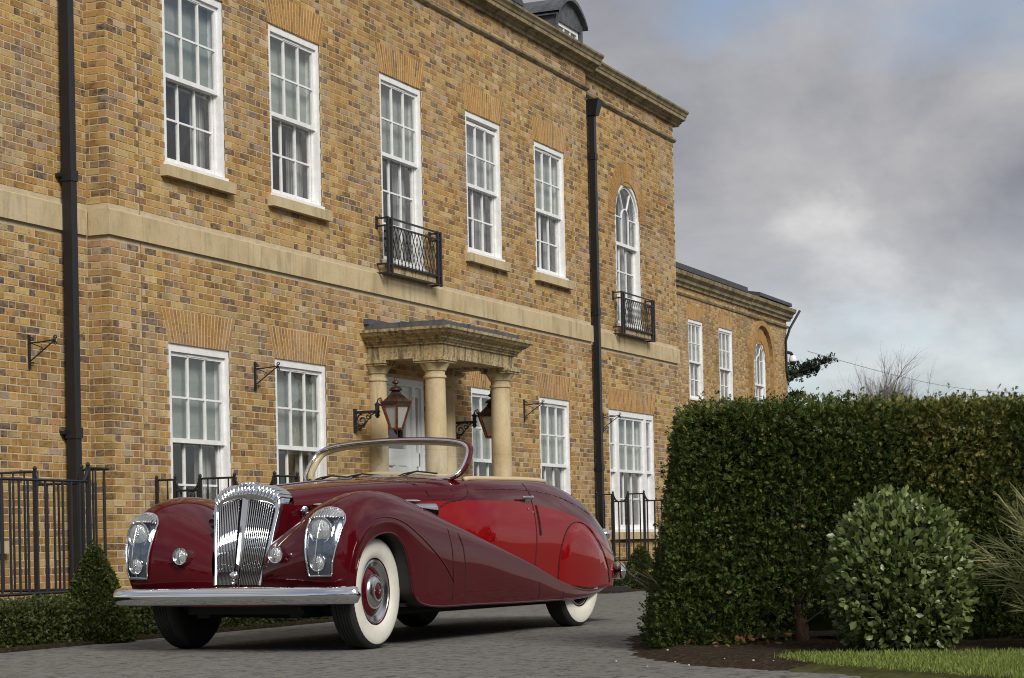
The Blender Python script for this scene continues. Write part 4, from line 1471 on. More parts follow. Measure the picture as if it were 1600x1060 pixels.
cone_topiary(-3.80, -2.36, .33, .83, 'small cone clipped box topiary beside the left front of the car')
cone_topiary(10.4, -2.05, .36, .66, 'small rounded box topiary just behind the car tail')


# ================================================================== black railings
def railing(label, pts, segs):
    """pts: corner points (x, y) of the run; segs: (s0, s1, kind) along it, kind low / high / swan"""
    o = thing('iron_railing', label, 'railing', (pts[0][0], pts[0][1], 0))
    ox, oy = pts[0]
    P = [np.array(p, float) - (ox, oy) for p in pts]
    cum = [0.0]
    for a, b in zip(P, P[1:]): cum.append(cum[-1] + np.linalg.norm(b - a))

    def at_(s):
        for i in range(len(P) - 1):
            if s <= cum[i + 1] + 1e-6 or i == len(P) - 2:
                t = (s - cum[i]) / (cum[i + 1] - cum[i])
                return P[i] + (P[i + 1] - P[i]) * t
    total = cum[-1]
    ZLO, ZHI, ZB = 1.37, 1.49, .40

    def ztop(s):
        for s0, s1, k in segs:
            if s0 <= s <= s1:
                return ZHI if k == 'high' else ZLO
        return ZLO
    # top rail following dips
    tr = MB(); path = []
    brk = sorted({0.0, total, *[x_ for g in segs for x_ in g[:2] if 0 < x_ < total], *cum[1:-1]})
    for a, b in zip(brk, brk[1:]):
        z = ztop((a + b) / 2)
        path.append((a, z, b))
    for a, z, b in path:
        p, q = at_(a), at_(b)
        tr.tube([(p[0], p[1], z), (q[0], q[1], z)], .013, 6)
    top = tr.build('top_rail', 'black_iron', o)
    for (a, z, b), (c, z2, d_) in zip(path, path[1:]):
        if z != z2:
            sg = 1 if z2 < z else -1           # curled scroll at each step
            pts_ = []
            for i in range(9):
                t = i / 8
                s = b + sg * t * .09
                p = at_(min(max(s, 0), total))
                pts_.append((p[0], p[1], ZHI - (ZHI - ZLO) * (1 - (1 - t) ** 2)))
            MB().tube(pts_, .016, 6).build('scroll', 'black_iron', o)
    br = MB()
    for i in range(len(P) - 1):
        br.tube([(P[i][0], P[i][1], ZB), (P[i + 1][0], P[i + 1][1], ZB)], .016, 6)
    br.build('bottom_rail', 'black_iron', o)
    n = int(total / .125)
    bar = MB(); bar.tube([(0, 0, ZB - .01), (0, 0, ZLO)], .012, 6)
    b0 = bar.build('bar', 'black_iron', o)
    first = True
    for i in range(n + 1):
        s = min(i * .125 + .02, total - .005)
        p = at_(s)
        b = b0 if first else b0.copy()
        if not first: COL.objects.link(b)
        first = False
        b.location = (p[0], p[1], 0)
        if ztop(s) == ZHI: b.scale = (1, 1, 1.0); MB().tube([(p[0], p[1], ZLO - .02), (p[0], p[1], ZHI)], .009, 6).build('bar', 'black_iron', o)
    for s0, s1, k in segs:
        for s in ((s0, s1) if k == 'high' else ()):
            p = at_(min(max(s, .01), total - .01))
            ps = MB(); ps.box(p[0] - .018, p[0] + .018, p[1] - .018, p[1] + .018, .02, ZHI + .005)
            ps.lathe([(.001, ZHI + .055), (.016, ZHI + .045), (.021, ZHI + .03), (.015, ZHI + .015), (.012, ZHI)][::-1], 8, Matrix.Translation((p[0], p[1], 0)))
            ps.build('post', 'black_iron', o)
    return o


railing('black iron railings in front of the left wing, left of the car', [(-4.4, -1.5), (-2.30, -1.5), (-2.30, YL)],
        [(1.78, 2.39, 'high'), (2.9, 3.35, 'high')])
railing('black iron railings rising behind the car grille', [(.80, 0.0), (.80, -1.5), (5.0, -1.5)], [(0.0, .24, 'high'), (.55, .97, 'high'), (1.45, 1.9, 'high'), (4.5, 5.6, 'high')])
railing('black iron railings behind the rear of the car', [(14.05, 0.0), (14.05, -1.3), (18.6, -1.3)], [(0.0, .30, 'high'), (.56, .84, 'high'), (1.25, 1.6, 'high')])


# ================================================================== wall brackets and lanterns
def spiral(c, r0, turns, a0, n=18, sgn=1, pl='yz'):
    out = []
    for i in range(n + 1):
        t = i / n
        r = r0 * (1 - .78 * t); a = a0 + sgn * turns * 2 * PI * t
        out.append((0, c[0] + r * math.cos(a), c[1] + r * math.sin(a)))
    return out


def make_bracket(label):
    o = thing('basket_bracket', label, 'bracket', group='empty hanging basket brackets on the house wall')
    MB().box(-.012, .012, -.022, -.002, -.33, .01).build('back_bar', 'black_iron', o)
    MB().tube([(0, -.02, -.07), (0, -.12, -.072), (0, -.32, -.055)], .008, 6).build('arm', 'black_iron', o)
    MB().tube([(0, -.02, -.255), (0, -.32, -.055)], .007, 6).build('stay', 'black_iron', o)
    c = MB()
    c.tube(spiral((-.325, -.030), .026, 1.3, -PI / 2), .006, 6); c.tube(spiral((-.325, -.085), .024, 1.3, PI / 2, sgn=-1), .006, 6)
    c.tube(spiral((-.045, -.03), .024, 1.2, PI), .0055, 6); c.tube(spiral((-.045, -.285), .024, 1.2, PI, sgn=-1), .0055, 6)
    c.tube([(0, -.03, -.075), (0, -.10, -.10), (0, -.15, -.12)] + [(0, p[1], p[2]) for p in spiral((-.15, -.145), .025, 1.1, PI / 2)], .0055, 6)
    c.build('scrolls', 'black_iron', o)
    return o


br0 = make_bracket('empty black iron basket bracket left of the left downpipe')
br0.location = (-1.05, YL, 2.90)
for xx, y, lb in ((2.93, 0, 'empty black iron basket bracket between the first two ground floor windows'), (11.03, 0, 'empty black iron basket bracket just right of the portico'),
                  (14.93, YR, 'empty black iron basket bracket beside the right downpipe')):
    copy_thing(br0, (xx, y, 2.90), 0, lb)

x = mat('copper', (0.26, 0.088, 0.035), 0.42, 0.75)
x.base(x.ramp(x.noise(14, 5, 0.65), ((0.3, (0.10, 0.045, 0.025)), (0.6, (0.33, 0.11, 0.04)))))
x = mat('dark_copper', (0.05, 0.036, 0.032), 0.45, 0.7)
x.base(x.ramp(x.noise(11, 5, 0.65), ((0.35, (0.022, 0.02, 0.022)), (0.7, (0.11, 0.06, 0.045)))))
x = mat('frosted_glass', (0.36, 0.36, 0.33), 0.35)


def make_lantern(label):
    """copper wall lantern: local origin on the wall at the top of its back plate, reaching out along -y"""
    o = thing('wall_lantern', label, 'lantern', group='copper wall lanterns beside the front door')
    MB().box(-.03, .03, -.025, -.001, -.27, .03).build('back_plate', 'black_iron', o)
    a = MB()
    a.box(-.018, .018, -.31, -.02, -.035, .0)
    a.lathe([(.012, -.10), (.03, -.075), (.035, -.06), (.028, -.055), (.028, -.03), (.038, -.025), (.038, -.01), (.028, -.005), (.028, .06), (.036, .065), (.036, .08), (.02, .09), (.012, .10)], 12, Matrix.Translation((0, -.33, 0)))
    a.tube([(0, -.33, .10), (0, -.345, .14), (0, -.385, .155), (0, -.39, .12), (0, -.405, .085)], .009, 8)
    a.box(-.012, .012, -.43, -.35, .055, .075)
    a.build('arm', 'black_iron', o)
    s = MB()
    s.tube(spiral((-.11, -.125), .085, 1.35, PI / 2, 26, -1), .011, 6); s.tube(spiral((-.20, -.075), .045, 1.3, PI / 2, 20), .009, 6)
    s.tube(spiral((-.07, -.225), .04, 1.3, 0, 20), .009, 6); s.tube([(0, -.03, -.25), (0, -.14, -.19), (0, -.24, -.06), (0, -.30, -.03)], .008, 6)
    s.build('scrolls', 'black_iron', o)
    cx, cy_ = 0, -.595
    T = Matrix.Translation((cx, cy_, 0))
    hx_ = lambda r, z, k: (cx + r * math.cos(PI / 6 + k * PI / 3), cy_ + r * math.sin(PI / 6 + k * PI / 3), z)
    zb, zt, rb, rt = -.245, .055, .085, .195
    f = MB()
    for k in range(6):
        f.tube([hx_(rb, zb, k), hx_(rt, zt, k)], .0155, 6)
        f.tube([hx_(rb, zb, k), hx_(rb, zb, k + 1)], .013, 6)
        f.tube([hx_(rt, zt - .012, k), hx_(rt, zt - .012, k + 1)], .013, 6)
    f.build('cage', 'copper', o)
    for k in range(6):
        MB().add([hx_(rb - .004, zb, k), hx_(rb - .004, zb, k + 1), hx_(rt - .004, zt, k + 1), hx_(rt - .004, zt, k)], [(0, 1, 2, 3)]).build('pane', 'frosted_glass', o)
    b = MB(); b.lathe([(.195, .05), (.213, .052), (.216, .085), (.195, .09)], 6, T @ Matrix.Rotation(PI / 6, 4, 'Z')); b.build('band', 'black_iron', o)
    h = MB()
    h.lathe([(.20, 0.090), (.185, 0.104), (.10, 0.177), (.075, 0.192), (.073, 0.212), (.06, 0.223), (.055, 0.237)], 6, T @ Matrix.Rotation(PI / 6, 4, 'Z'))
    h.lathe([(.055, 0.233), (.085, 0.237), (.085, 0.244), (.07, 0.268), (.04, 0.286), (.001, 0.292)], 16, T)
    h.lathe([(.012, 0.286), (.012, 0.314), (.02, 0.317), (.045, 0.335), (.042, 0.352), (.02, 0.366), (.015, 0.377), (.012, 0.394), (.02, 0.398), (.012, 0.408), (.001, 0.412)], 12, T)
    h.build('hood', 'dark_copper', o)
    q = MB()
    for k in range(6):
        p = hx_(.20, .09, k); e = hx_(.235, .135, k)
        q.tube([p, ((p[0] + e[0]) / 2, (p[1] + e[1]) / 2, .10), e], [.016, .011, .004], 6)
        m_ = [(hx_(.18, .09, k)[i] + hx_(.18, .09, k + 1)[i]) / 2 for i in range(3)]
        c0, c1 = hx_(.196, .09, k), hx_(.196, .09, k + 1)
        for t in np.linspace(.12, .88, 7):
            w = .018 + .016 * math.sin(PI * t)
            q.add([(c0[0] + (c1[0] - c0[0]) * (t - .06), c0[1] + (c1[1] - c0[1]) * (t - .06), .088), (c0[0] + (c1[0] - c0[0]) * (t + .06), c0[1] + (c1[1] - c0[1]) * (t + .06), .088),
                   (c0[0] + (c1[0] - c0[0]) * t, c0[1] + (c1[1] - c0[1]) * t, .088 + w * 1.6)], [(0, 1, 2)])
    q.build('cresting', 'copper', o)
    return o


l0 = make_lantern('copper hexagonal lantern on a scrolled black arm left of the front door')
l0.location = (5.43, 0, 2.455)
copy_thing(l0, (8.44, 0, 2.455), 0, 'copper hexagonal lantern half hidden behind the right portico column')

# ================================================================== security camera, conifer, bare tree and cable in the distance
cc = thing('security_camera', 'white dome security camera on the corner of the far wing', 'camera', (FX1, YF + .1, 5.95))
MB().tube([(-.02, 0, .1), (.12, -.05, .14), (.34, -.12, .12), (.40, -.14, .06)], .05, 8).build('arm', 'black_paint', cc)
MB().lathe([(.03, .08), (.08, .05), (.115, -.04), (.12, -.08), (.11, -.12)], 16, Matrix.Translation((.42, -.15, 0))).build('housing', 'white_paint', cc, smooth=True)
MB().lathe([(.10, -.12), (.10, -.16), (.07, -.21), (.001, -.24)], 16, Matrix.Translation((.42, -.15, 0))).build('dome', 'black_paint', cc, smooth=True)

r11 = np.random.default_rng(12)


def px_point(px, py, dep):
    """a point dep metres ahead"""
    return CAM + (FW + RT2 * (px - 800) / 3238 - UP2 * (py - 800) / 3238) * dep


b0_ = px_point(1225, 800, 75.0)
con = thing('cedar_tree', 'dark evergreen tree with a branch reaching out past the far wing', 'tree', (b0_[0], b0_[1], 0))
t = MB(); t.tube([(0, 0, 0), (0, 0, 3), (.1, 0, 6), (0, .1, 8)], [.3, .25, .15, .03], 10)
t.build('trunk', 'bark', con, smooth=True)
LP, LN = [], []
bm_ = MB()
Rr = np.array([math.sin(YAW), -math.cos(YAW), 0])
for i in range(34):
    if i == 0:
        z, d, L = 6.55, Rr, 1.9
    elif i == 1:
        z, d, L = 6.35, Rr * .9 + np.array([.2, .1, 0]), 1.5
    else:
        z = r11.uniform(2.5, 7.3); a = r11.uniform(0, 2 * PI); d = np.array([math.cos(a), math.sin(a), 0]); L = r11.uniform(.6, 1.6) if d @ Rr > -.2 else r11.uniform(1, 2.4)
        if d @ Rr > .2: L = min(L, .7)
    p = np.array([0, 0, z]); q = p + d * L + np.array([0, 0, L * .26])
    bm_.tube([p, (p + q) / 2 + np.array([0, 0, -.05]), q], [.06, .035, .01], 6)
    for k in range(260 if i < 2 else 120):
        tt = r11.random() ** .7
        LP.append(p + (q - p) * tt + r11.normal(0, 1, 3) * np.array([.10, .10, .07]) * (1.3 - tt * .6) + np.array([0, 0, .02])); LN.append(d * .5 + np.array([0, 0, .6]))
bm_.build('branches', 'bark', con)
LP, LN = np.array(LP), np.array(LN)
X, Y, Z = frames(LN, .6)
tag(scatter('crown', 'conifer_leaf', con, LP, X, Y, Z, r11.uniform(.10, .26, len(LP)), *sprig(5, w=.22)), kind='stuff')


def bare_tree(px, dep, H, spread, label, seed, lean=0.0):
    g = px_point(px, 800, dep)
    o = thing('bare_tree', label, 'tree', (g[0], g[1], 0), group='bare winter trees beyond the hedge')
    rr_ = np.random.default_rng(seed)
    tr, br = MB(), MB()

    def grow(p, d, L, r, lv):
        n = 4
        path, rad = [p], [r]
        for k in range(n):
            d = d + rr_.normal(0, .12, 3) + np.array([0, 0, .03]); d = d / np.linalg.norm(d)
            p = p + d * L / n; path.append(p); rad.append(r * (1 - .5 * (k + 1) / n))
        (tr if lv == 0 else br).tube(path, rad, 7 if lv < 2 else 4, caps=False)
        if lv >= 4: return
        m = (8, 6, 6, 4, 3)[lv]
        for i in range(m):
            t = rr_.uniform(.35, 1.0)
            q = path[int(t * n)]
            a = rr_.uniform(0, 2 * PI); s = rr_.uniform(.3, .75) * spread
            e1 = np.cross(d, [0, 0, 1.0] if abs(d[2]) < .9 else [1.0, 0, 0]); e1 /= np.linalg.norm(e1); e2 = np.cross(d, e1)
            nd = d + (e1 * math.cos(a) + e2 * math.sin(a)) * s
            grow(q, nd / np.linalg.norm(nd), L * rr_.uniform(.55, .76), rad[int(t * n)] * .62, lv + 1)
        grow(path[-1], d, L * .62, rad[-1] * .8, lv + 1)
    grow(np.array([0, 0, 0.0]), np.array([lean, 0, 1.0]), H * .40, H * .014, 0)
    tr.build('trunk', 'bark', o); br.build('crown', 'twig', o)
    return o


bare_tree(1372, 70, 7.9, .95, 'bare spreading winter tree showing above the hedge', 4)
bare_tree(1424, 74, 8.1, .62, 'taller slim bare winter tree right of the spreading one', 9)
bare_tree(1597, 90, 7.9, 1.0, 'bare tree top peeping over the hedge at far right', 14)
a_, b_ = px_point(1262, 549, 66), px_point(1640, 612, 110)
pts = [tuple(a_ + (b_ - a_) * t + np.array([0, 0, -.5 * math.sin(PI * t)])) for t in np.linspace(0, 1, 12)]
tag(MB().tube(pts, .012, 5).build('overhead_cable', 'cable'), 'thin grey overhead cable sloping from the far wing', 'cable')

# ================================================================== unseen tree belt added behind the camera for dark reflections in paint and glass
r13 = np.random.default_rng(21)
bp_, bn_ = [], []
for i in range(46):
    tt = i / 45
    cx_, cyy = (-62 + 150 * tt + r13.normal(0, 2), -40 - 14 * math.sin(PI * tt) + r13.normal(0, 2))
    if i > 34: cx_, cyy = -64 + r13.normal(0, 2), -40 + (i - 34) * 5.0
    hh_ = r13.uniform(5, 10)
    nn_ = 420
    d_ = r13.normal(0, 1, (nn_, 3)); d_ /= np.linalg.norm(d_, axis=1)[:, None]
    bp_.append(np.array([cx_, cyy, hh_ * .5]) + d_ * np.array([3.2, 3.2, hh_ * .5]) * r13.uniform(.6, 1.05, (nn_, 1))); bn_.append(d_)
bp_, bn_ = np.vstack(bp_), np.vstack(bn_)
bp_[:, 2] = np.clip(bp_[:, 2], .2, 99)
X, Y, Z = frames(bn_, .8)
tag(tag(scatter('added_tree_belt', 'conifer_leaf', None, bp_, X, Y, Z, r13.uniform(.5, 1.3, len(bp_)), *sprig(2, w=.6)), 'unseen belt of trees added across the drive to darken reflections in the car paint', 'trees'), kind='stuff')
# ================================================================== the car (local x runs to its tail, +y to the house, z up)
x = mat('maroon_paint', (0.064, 0.0022, 0.0055), 0.5, 0.0, 0.0, 1.0, 0.008)
x.p.inputs['Coat IOR'].default_value = 1.45
x.bump(x.noise(2.2, 2), .02, .01)
x = mat('crimson_paint', (0.215, 0.0025, 0.0035), 0.5, 0.0, 0.0, 0.9, 0.008)
x.p.inputs['Coat IOR'].default_value = 1.45
x.bump(x.noise(2.2, 2), .02, .01)
mat('chrome', (0.74, 0.75, 0.77), 0.035, 1.0)
mat('brushed_chrome', (0.62, 0.63, 0.65), 0.22, 1.0)
x = mat('rubber', (0.014, 0.014, 0.014), 0.75)
x.bump(x.noise(60, 3), .2, .003)
x = mat('whitewall', (0.70, 0.68, 0.60), 0.6)
x.base(x.ramp(x.noise(7, 5), ((.3, (.60, .575, .49)), (.7, (.72, .70, .62)))))
x = mat('cream_leather', (0.55, 0.43, 0.25), 0.5)
x.bump(x.noise(70, 4), .2, .004)
mat('seam', (0.012, 0.004, 0.005), 0.8)
mat('chassis_black', (0.012, 0.012, 0.012), 0.8)
mat('grille_shadow', (0.012, 0.012, 0.013), 0.7)
mat('lamp_bezel', (0.16, 0.185, 0.225), 0.14, 0.85)
x = mat('lens', (0.62, 0.64, 0.64), 0.10, 0.65)
x.bump(x.noise(40, 3, stretch=(1, 2.5, .5)), .9, .012)
mat('dash_wood', (0.14, 0.05, 0.02), 0.25, coat=.6)

CAR_A = math.radians(-3.4)
car = thing('convertible_car', 'two tone maroon and crimson vintage convertible with fluted chrome grille and whitewall tyres', 'car', (-4.617, -4.513, 0), CAR_A)


def spline(P, n, t=None, pw=.7):
    """natural cubic through the rows of P, n samples"""
    P = np.asarray(P, float); m = len(P)
    if t is None:
        d = np.linalg.norm(np.diff(P.reshape(m, -1), axis=0), axis=1) ** pw
        t = np.concatenate([[0], np.cumsum(d)])
    h = np.diff(t)
    A_ = np.zeros((m, m)); B = np.zeros((m,) + P.shape[1:])
    A_[0, 0] = A_[-1, -1] = 1
    for i in range(1, m - 1):
        A_[i, i - 1], A_[i, i], A_[i, i + 1] = h[i - 1], 2 * (h[i - 1] + h[i]), h[i]
        B[i] = 6 * ((P[i + 1] - P[i]) / h[i] - (P[i] - P[i - 1]) / h[i - 1])
    K = np.linalg.solve(A_, B.reshape(m, -1)).reshape(B.shape)
    q = np.linspace(t[0], t[-1], n) if np.isscalar(n) else np.asarray(n)
    i = np.clip(np.searchsorted(t, q, 'right') - 1, 0, m - 2)
    e = (slice(None),) + (None,) * (P.ndim - 1)
    u = (q - t[i])[e]; w = (t[i + 1] - q)[e]; hh = h[i][e]
    return K[i] * w ** 3 / (6 * hh) + K[i + 1] * u ** 3 / (6 * hh) + (P[i] / hh - K[i] * hh / 6) * w + (P[i + 1] / hh - K[i + 1] * hh / 6) * u


# ------------------------------------------------------------------ pontoon fenders that run out along the doors to the tail
CROWN = [(-.50, .72, .36), (-.585, .74, .48), (-.625, .755, .63), (-.61, .765, .79), (-.545, .775, .935), (-.43, .78, 1.045), (-.25, .78, 1.115), (-.05, .785, 1.145),
         (.18, .79, 1.143), (.40, .80, 1.112), (.62, .83, 1.055), (.88, .87, .98), (1.12, .905, .905), (1.5, .93, .80), (2.02, .945, .665), (2.50, .95, .54), (3.0, .945, .405), (3.6, .925, .318), (4.15, .84, .335)]
FLANK = [(-.43, .93, .36), (-.46, .95, .48), (-.48, .965, .60), (-.455, .97, .71), (-.40, .975, .80), (-.31, .975, .87), (-.20, .975, .92), (-.05, .975, .945),
         (.12, .975, .94), (.28, .975, .90), (.46, .975, .83), (.70, .975, .74), (.98, .975, .66), (1.40, .975, .60), (1.97, .972, .50), (2.45, .968, .42), (2.97, .957, .33), (3.58, .932, .29), (4.13, .842, .322)]
ARCH = [(-.42, .925, .33), (-.43, .945, .41), (-.435, .955, .51), (-.405, .96, .62), (-.34, .96, .715), (-.25, .96, .78), (-.13, .96, .822), (-.01, .96, .838),
        (.11, .96, .828), (.22, .96, .775), (.30, .96, .68), (.36, .96, .50), (.47, .955, .325), (1.15, .95, .272), (1.90, .95, .262), (2.42, .948, .256), (2.95, .942, .252), (3.55, .922, .262), (4.10, .838, .31)]
INNER = [(-.44, .20, .38), (-.485, .205, .48), (-.49, .22, .62), (-.44, .24, .74), (-.36, .27, .83), (-.26, .30, .875), (-.13, .32, .89), (0.0, .35, .895),
         (.2, .40, .89), (.4, .45, .88), (.62, .52, .87), (.88, .62, .84), (1.12, .70, .79), (1.5, .80, .69), (2.02, .82, .55), (2.5, .82, .44), (3.0, .82, .33), (3.6, .80, .28), (4.15, .74, .32)]
C_, F_, Q_, I_ = (np.array(a) for a in (CROWN, FLANK, ARCH, INNER))
k7 = 1 - math.sqrt(.5)
O_ = C_ + (F_ - C_) * k7; O_[:, 1] = C_[:, 1] + (F_[:, 1] - C_[:, 1]) * (1 - k7)
M_ = C_ + (I_ - C_) * .36; M_[:, 1] = C_[:, 1] + (I_[:, 1] - C_[:, 1]) * .56
H_ = (F_ + Q_) / 2; H_[:, 1] = (F_[:, 1] + Q_[:, 1]) / 2 + .006
CT = np.stack([I_, M_, C_, O_, F_, H_, Q_], 1)          # stations x 7 x 3
dS = np.linalg.norm(np.diff(CT[:, 1:5], axis=0), axis=2).mean(1) ** .8
tS = np.concatenate([[0], np.cumsum(dS)])
GS = spline(CT, 150, tS)
tT = np.array([0, 1.1, 2.0, 2.55, 3.1, 3.7, 4.3])
GF = spline(np.swapaxes(GS, 0, 1), 46, tT)               # 46 x 150 x 3
GF = np.swapaxes(GF, 0, 1)


def side(P, s):
    """near side of the car is s=-1"""
    Q = np.array(P, float).copy(); Q[..., 1] *= s
    return Q


def grid_obj(name, G, m, parent, flip=False, smooth=True):
    a, b = G.shape[:2]
    ii, jj = np.meshgrid(np.arange(a - 1), np.arange(b - 1), indexing='ij')
    q = (ii * b + jj).ravel()
    F = np.stack([q, q + 1, q + b + 1, q + b], 1)
    if flip: F = F[:, ::-1]
    return np_mesh(name, G.reshape(-1, 3), F, m, parent, smooth)


def fender_x(w, z):
    """front surface of the fender at width w, height z"""
    G = GF[:70, :34].reshape(-1, 3)
    d = (G[:, 1] - w) ** 2 + (G[:, 2] - z) ** 2 + np.where(G[:, 0] > -.1, 9, 0)
    i = np.argsort(d)[:6]
    k = 1 / (d[i] + 1e-5)
    return float((G[i, 0] * k).sum() / k.sum())


fenders = {}
for s in (-1, 1):
    fe = grid_obj('fender', side(GF, s), 'maroon_paint', car, flip=(s < 0))
    fenders[s] = fe
    # rolled lip and dark liner round the wheel opening
    lip = side(GF[:, -1], s)
    MB().tube([tuple(p) for p in lip], .009, 6).build('wheel_arch_lip', 'maroon_paint', fe, smooth=True)
    i0, i1 = 4, 104
    L0 = GF[i0:i1, -1].copy(); L0[:, 1] -= .004
    L1 = L0.copy(); L1[:, 1] = .50
    grid_obj('wheel_arch_liner', side(np.stack([L0, L1], 0), s), 'chassis_black', fe, flip=(s > 0))
    MB().add([tuple(side((xx, .50, zz), s)) for xx, zz in ((-.46, .3), (.55, .3), (.55, .87), (-.46, .87))], [(0, 1, 2, 3)]).build('inner_wing', 'chassis_black', fe)
    # swage bead over the wheel
    bead = [(-.515, .972, .56), (-.475, .976, .70), (-.37, .981, .85), (-.26, .984, .912), (-.14, .985, .945), (0.0, .985, .952), (.20, .984, .925), (.40, .983, .850), (.66, .983, .715), (.86, .984, .585), (1.0, .98, .46)]
    G = GF.reshape(-1, 3)
    pb = []
    for p in spline(np.array(bead), 50):
        d = (G[:, 0] - p[0]) ** 2 + (G[:, 2] - p[2]) ** 2 + np.where(G[:, 1] < .85, 9, 0)
        w = G[np.argsort(d)[:4], 1].mean()
        pb.append((p[0], s * (w + .001), p[2]))
    MB().tube(pb, .0055, 6).build('swage_bead', 'maroon_paint', fe, smooth=True)
    for pth in ([(.955, .865), (.985, .70), (1.0, .45), (1.0, .275)], [(1.115, .83), (1.17, .72), (1.205, .5), (1.215, .275)], [(2.53, .50), (2.525, .38), (2.52, .26)], [(3.0, .37), (3.01, .31), (3.01, .255)]):
        pp = []
        for a, b in zip(pth, pth[1:]):
            for t in np.linspace(0, 1, 8, endpoint=False):
                xx, zz = a[0] + (b[0] - a[0]) * t, a[1] + (b[1] - a[1]) * t
                d = (G[:, 0] - xx) ** 2 + (G[:, 2] - zz) ** 2 + np.where(G[:, 1] < .8, 9, 0)
                pp.append((xx, s * (G[np.argsort(d)[:4], 1].mean() + .0005), zz))
        MB().tube(pp, .0045, 5).build('shut_line', 'seam', fe)

# ------------------------------------------------------------------ hull: bonnet, scuttle, doors, tail
ST = [
    (-.20, [(.19, .44), (.225, .6), (.265, .8), (.315, 1.03), (.295, 1.11), (.18, 1.17), (0, 1.19)]),
    (.20, [(.30, .44), (.33, .65), (.37, .85), (.405, 1.04), (.375, 1.145), (.22, 1.205), (0, 1.222)]),
    (.70, [(.50, .44), (.52, .65), (.54, .85), (.55, 1.06), (.505, 1.175), (.30, 1.24), (0, 1.255)]),
    (1.15, [(.72, .40), (.74, .6), (.745, .85), (.715, 1.08), (.655, 1.195), (.40, 1.265), (0, 1.282)]),
    (1.50, [(.85, .30), (.865, .6), (.865, .85), (.82, 1.09), (.755, 1.21), (.45, 1.285), (0, 1.302)]),
    (1.75, [(.875, .30), (.895, .6), (.90, .85), (.855, 1.09), (.79, 1.225), (.62, 1.262), (.50, 1.27)]),
    (2.10, [(.885, .30), (.91, .6), (.912, .85), (.87, 1.09), (.81, 1.225), (.66, 1.262), (.50, 1.27)]),
    (2.60, [(.89, .30), (.915, .6), (.915, .85), (.87, 1.08), (.81, 1.225), (.66, 1.265), (.50, 1.275)]),
    (3.15, [(.89, .30), (.915, .6), (.912, .85), (.865, 1.06), (.79, 1.21), (.60, 1.265), (0, 1.29)]),
    (3.55, [(.885, .30), (.91, .6), (.90, .83), (.845, 1.02), (.755, 1.165), (.52, 1.235), (0, 1.265)]),
    (3.95, [(.865, .31), (.885, .58), (.87, .78), (.81, .955), (.705, 1.09), (.46, 1.17), (0, 1.20)]),
    (4.35, [(.80, .32), (.82, .54), (.80, .70), (.735, .85), (.62, .985), (.38, 1.07), (0, 1.10)]),
    (4.70, [(.66, .33), (.68, .49), (.66, .62), (.595, .745), (.49, .855), (.29, .935), (0, .96)]),
    (4.98, [(.45, .335), (.465, .44), (.45, .54), (.40, .63), (.32, .71), (.19, .77), (0, .79)]),
    (5.14, [(.22, .34), (.23, .40), (.22, .46), (.19, .52), (.15, .565), (.09, .60), (0, .61)]),
    (5.19, [(.05, .35), (.05, .38), (.05, .41), (.045, .44), (.03, .465), (.02, .48), (0, .485)]),
]
SX = np.array([a for a, _ in ST]); SP = np.array([b for _, b in ST])
XQ = np.unique(np.concatenate([np.linspace(-.20, 5.19, 150), [1.66, 3.22]]))
SEC = spline(SP, XQ, SX)                                   # nx x 7 x 2
BELT = np.array([(-.3, 1.02), (.2, 1.045), (.7, 1.065), (1.2, 1.083), (1.55, 1.09), (2.2, 1.088), (2.65, 1.065), (3.2, 1.0), (3.6, .925), (3.95, .83), (4.25, .69), (4.5, .53), (4.7, .40), (4.85, .335), (5.3, .33)])
belt_z = lambda xx: float(np.interp(xx, BELT[:, 0], BELT[:, 1]))
NB, NA, NT = 16, 12, 14
low, mid_, top_ = [], [], []
sec_dense = []
for xx, cp in zip(XQ, SEC):
    D = spline(cp, 160, np.array([0, 1, 2, 3, 3.8, 5.0, 6.4]))
    sec_dense.append(D)
    zb = max(belt_z(xx), D[0, 1] + .004)
    i = int(np.argmax(D[:, 1] >= zb)) or 159
    f = (zb - D[i - 1, 1]) / (D[i, 1] - D[i - 1, 1] + 1e-9)
    bp = D[i - 1] + (D[i] - D[i - 1]) * f
    a = np.vstack([D[:i], bp]); rest_ = np.vstack([bp, D[i:]])
    wr = .735 * min(1, D[:, 0].max() / .85)
    j = int(np.argmax(rest_[:, 0] <= wr)) if (rest_[:, 0] <= wr).any() else len(rest_) - 1
    j = max(j, 1)
    b, c = rest_[:j + 1], rest_[j:]
    if len(c) < 2: c = np.vstack([c, c])

    def res(A__, n):
        d = np.concatenate([[0], np.cumsum(np.linalg.norm(np.diff(A__, axis=0), axis=1))])
        q = np.linspace(0, d[-1], n)
        return np.stack([np.interp(q, d, A__[:, 0]), np.interp(q, d, A__[:, 1])], 1)
    lean = lambda P: xx + (P[:, 1] - 1.1) * .38 * max(0, 1 - (xx + .2) / .75)
    for store, A__, n in ((low, a, NB), (mid_, b, NA), (top_, c, NT)):
        R_ = res(A__, n)
        store.append(np.column_stack([lean(R_), R_[:, 0], R_[:, 1]]))
low, mid_, top_ = np.array(low), np.array(mid_), np.array(top_)


def hull_w(xx, zz):
    k = int(np.argmin(np.abs(XQ - xx)))
    D = sec_dense[k]
    i = int(np.argmax(D[:, 1] >= zz))
    return D[i, 0]


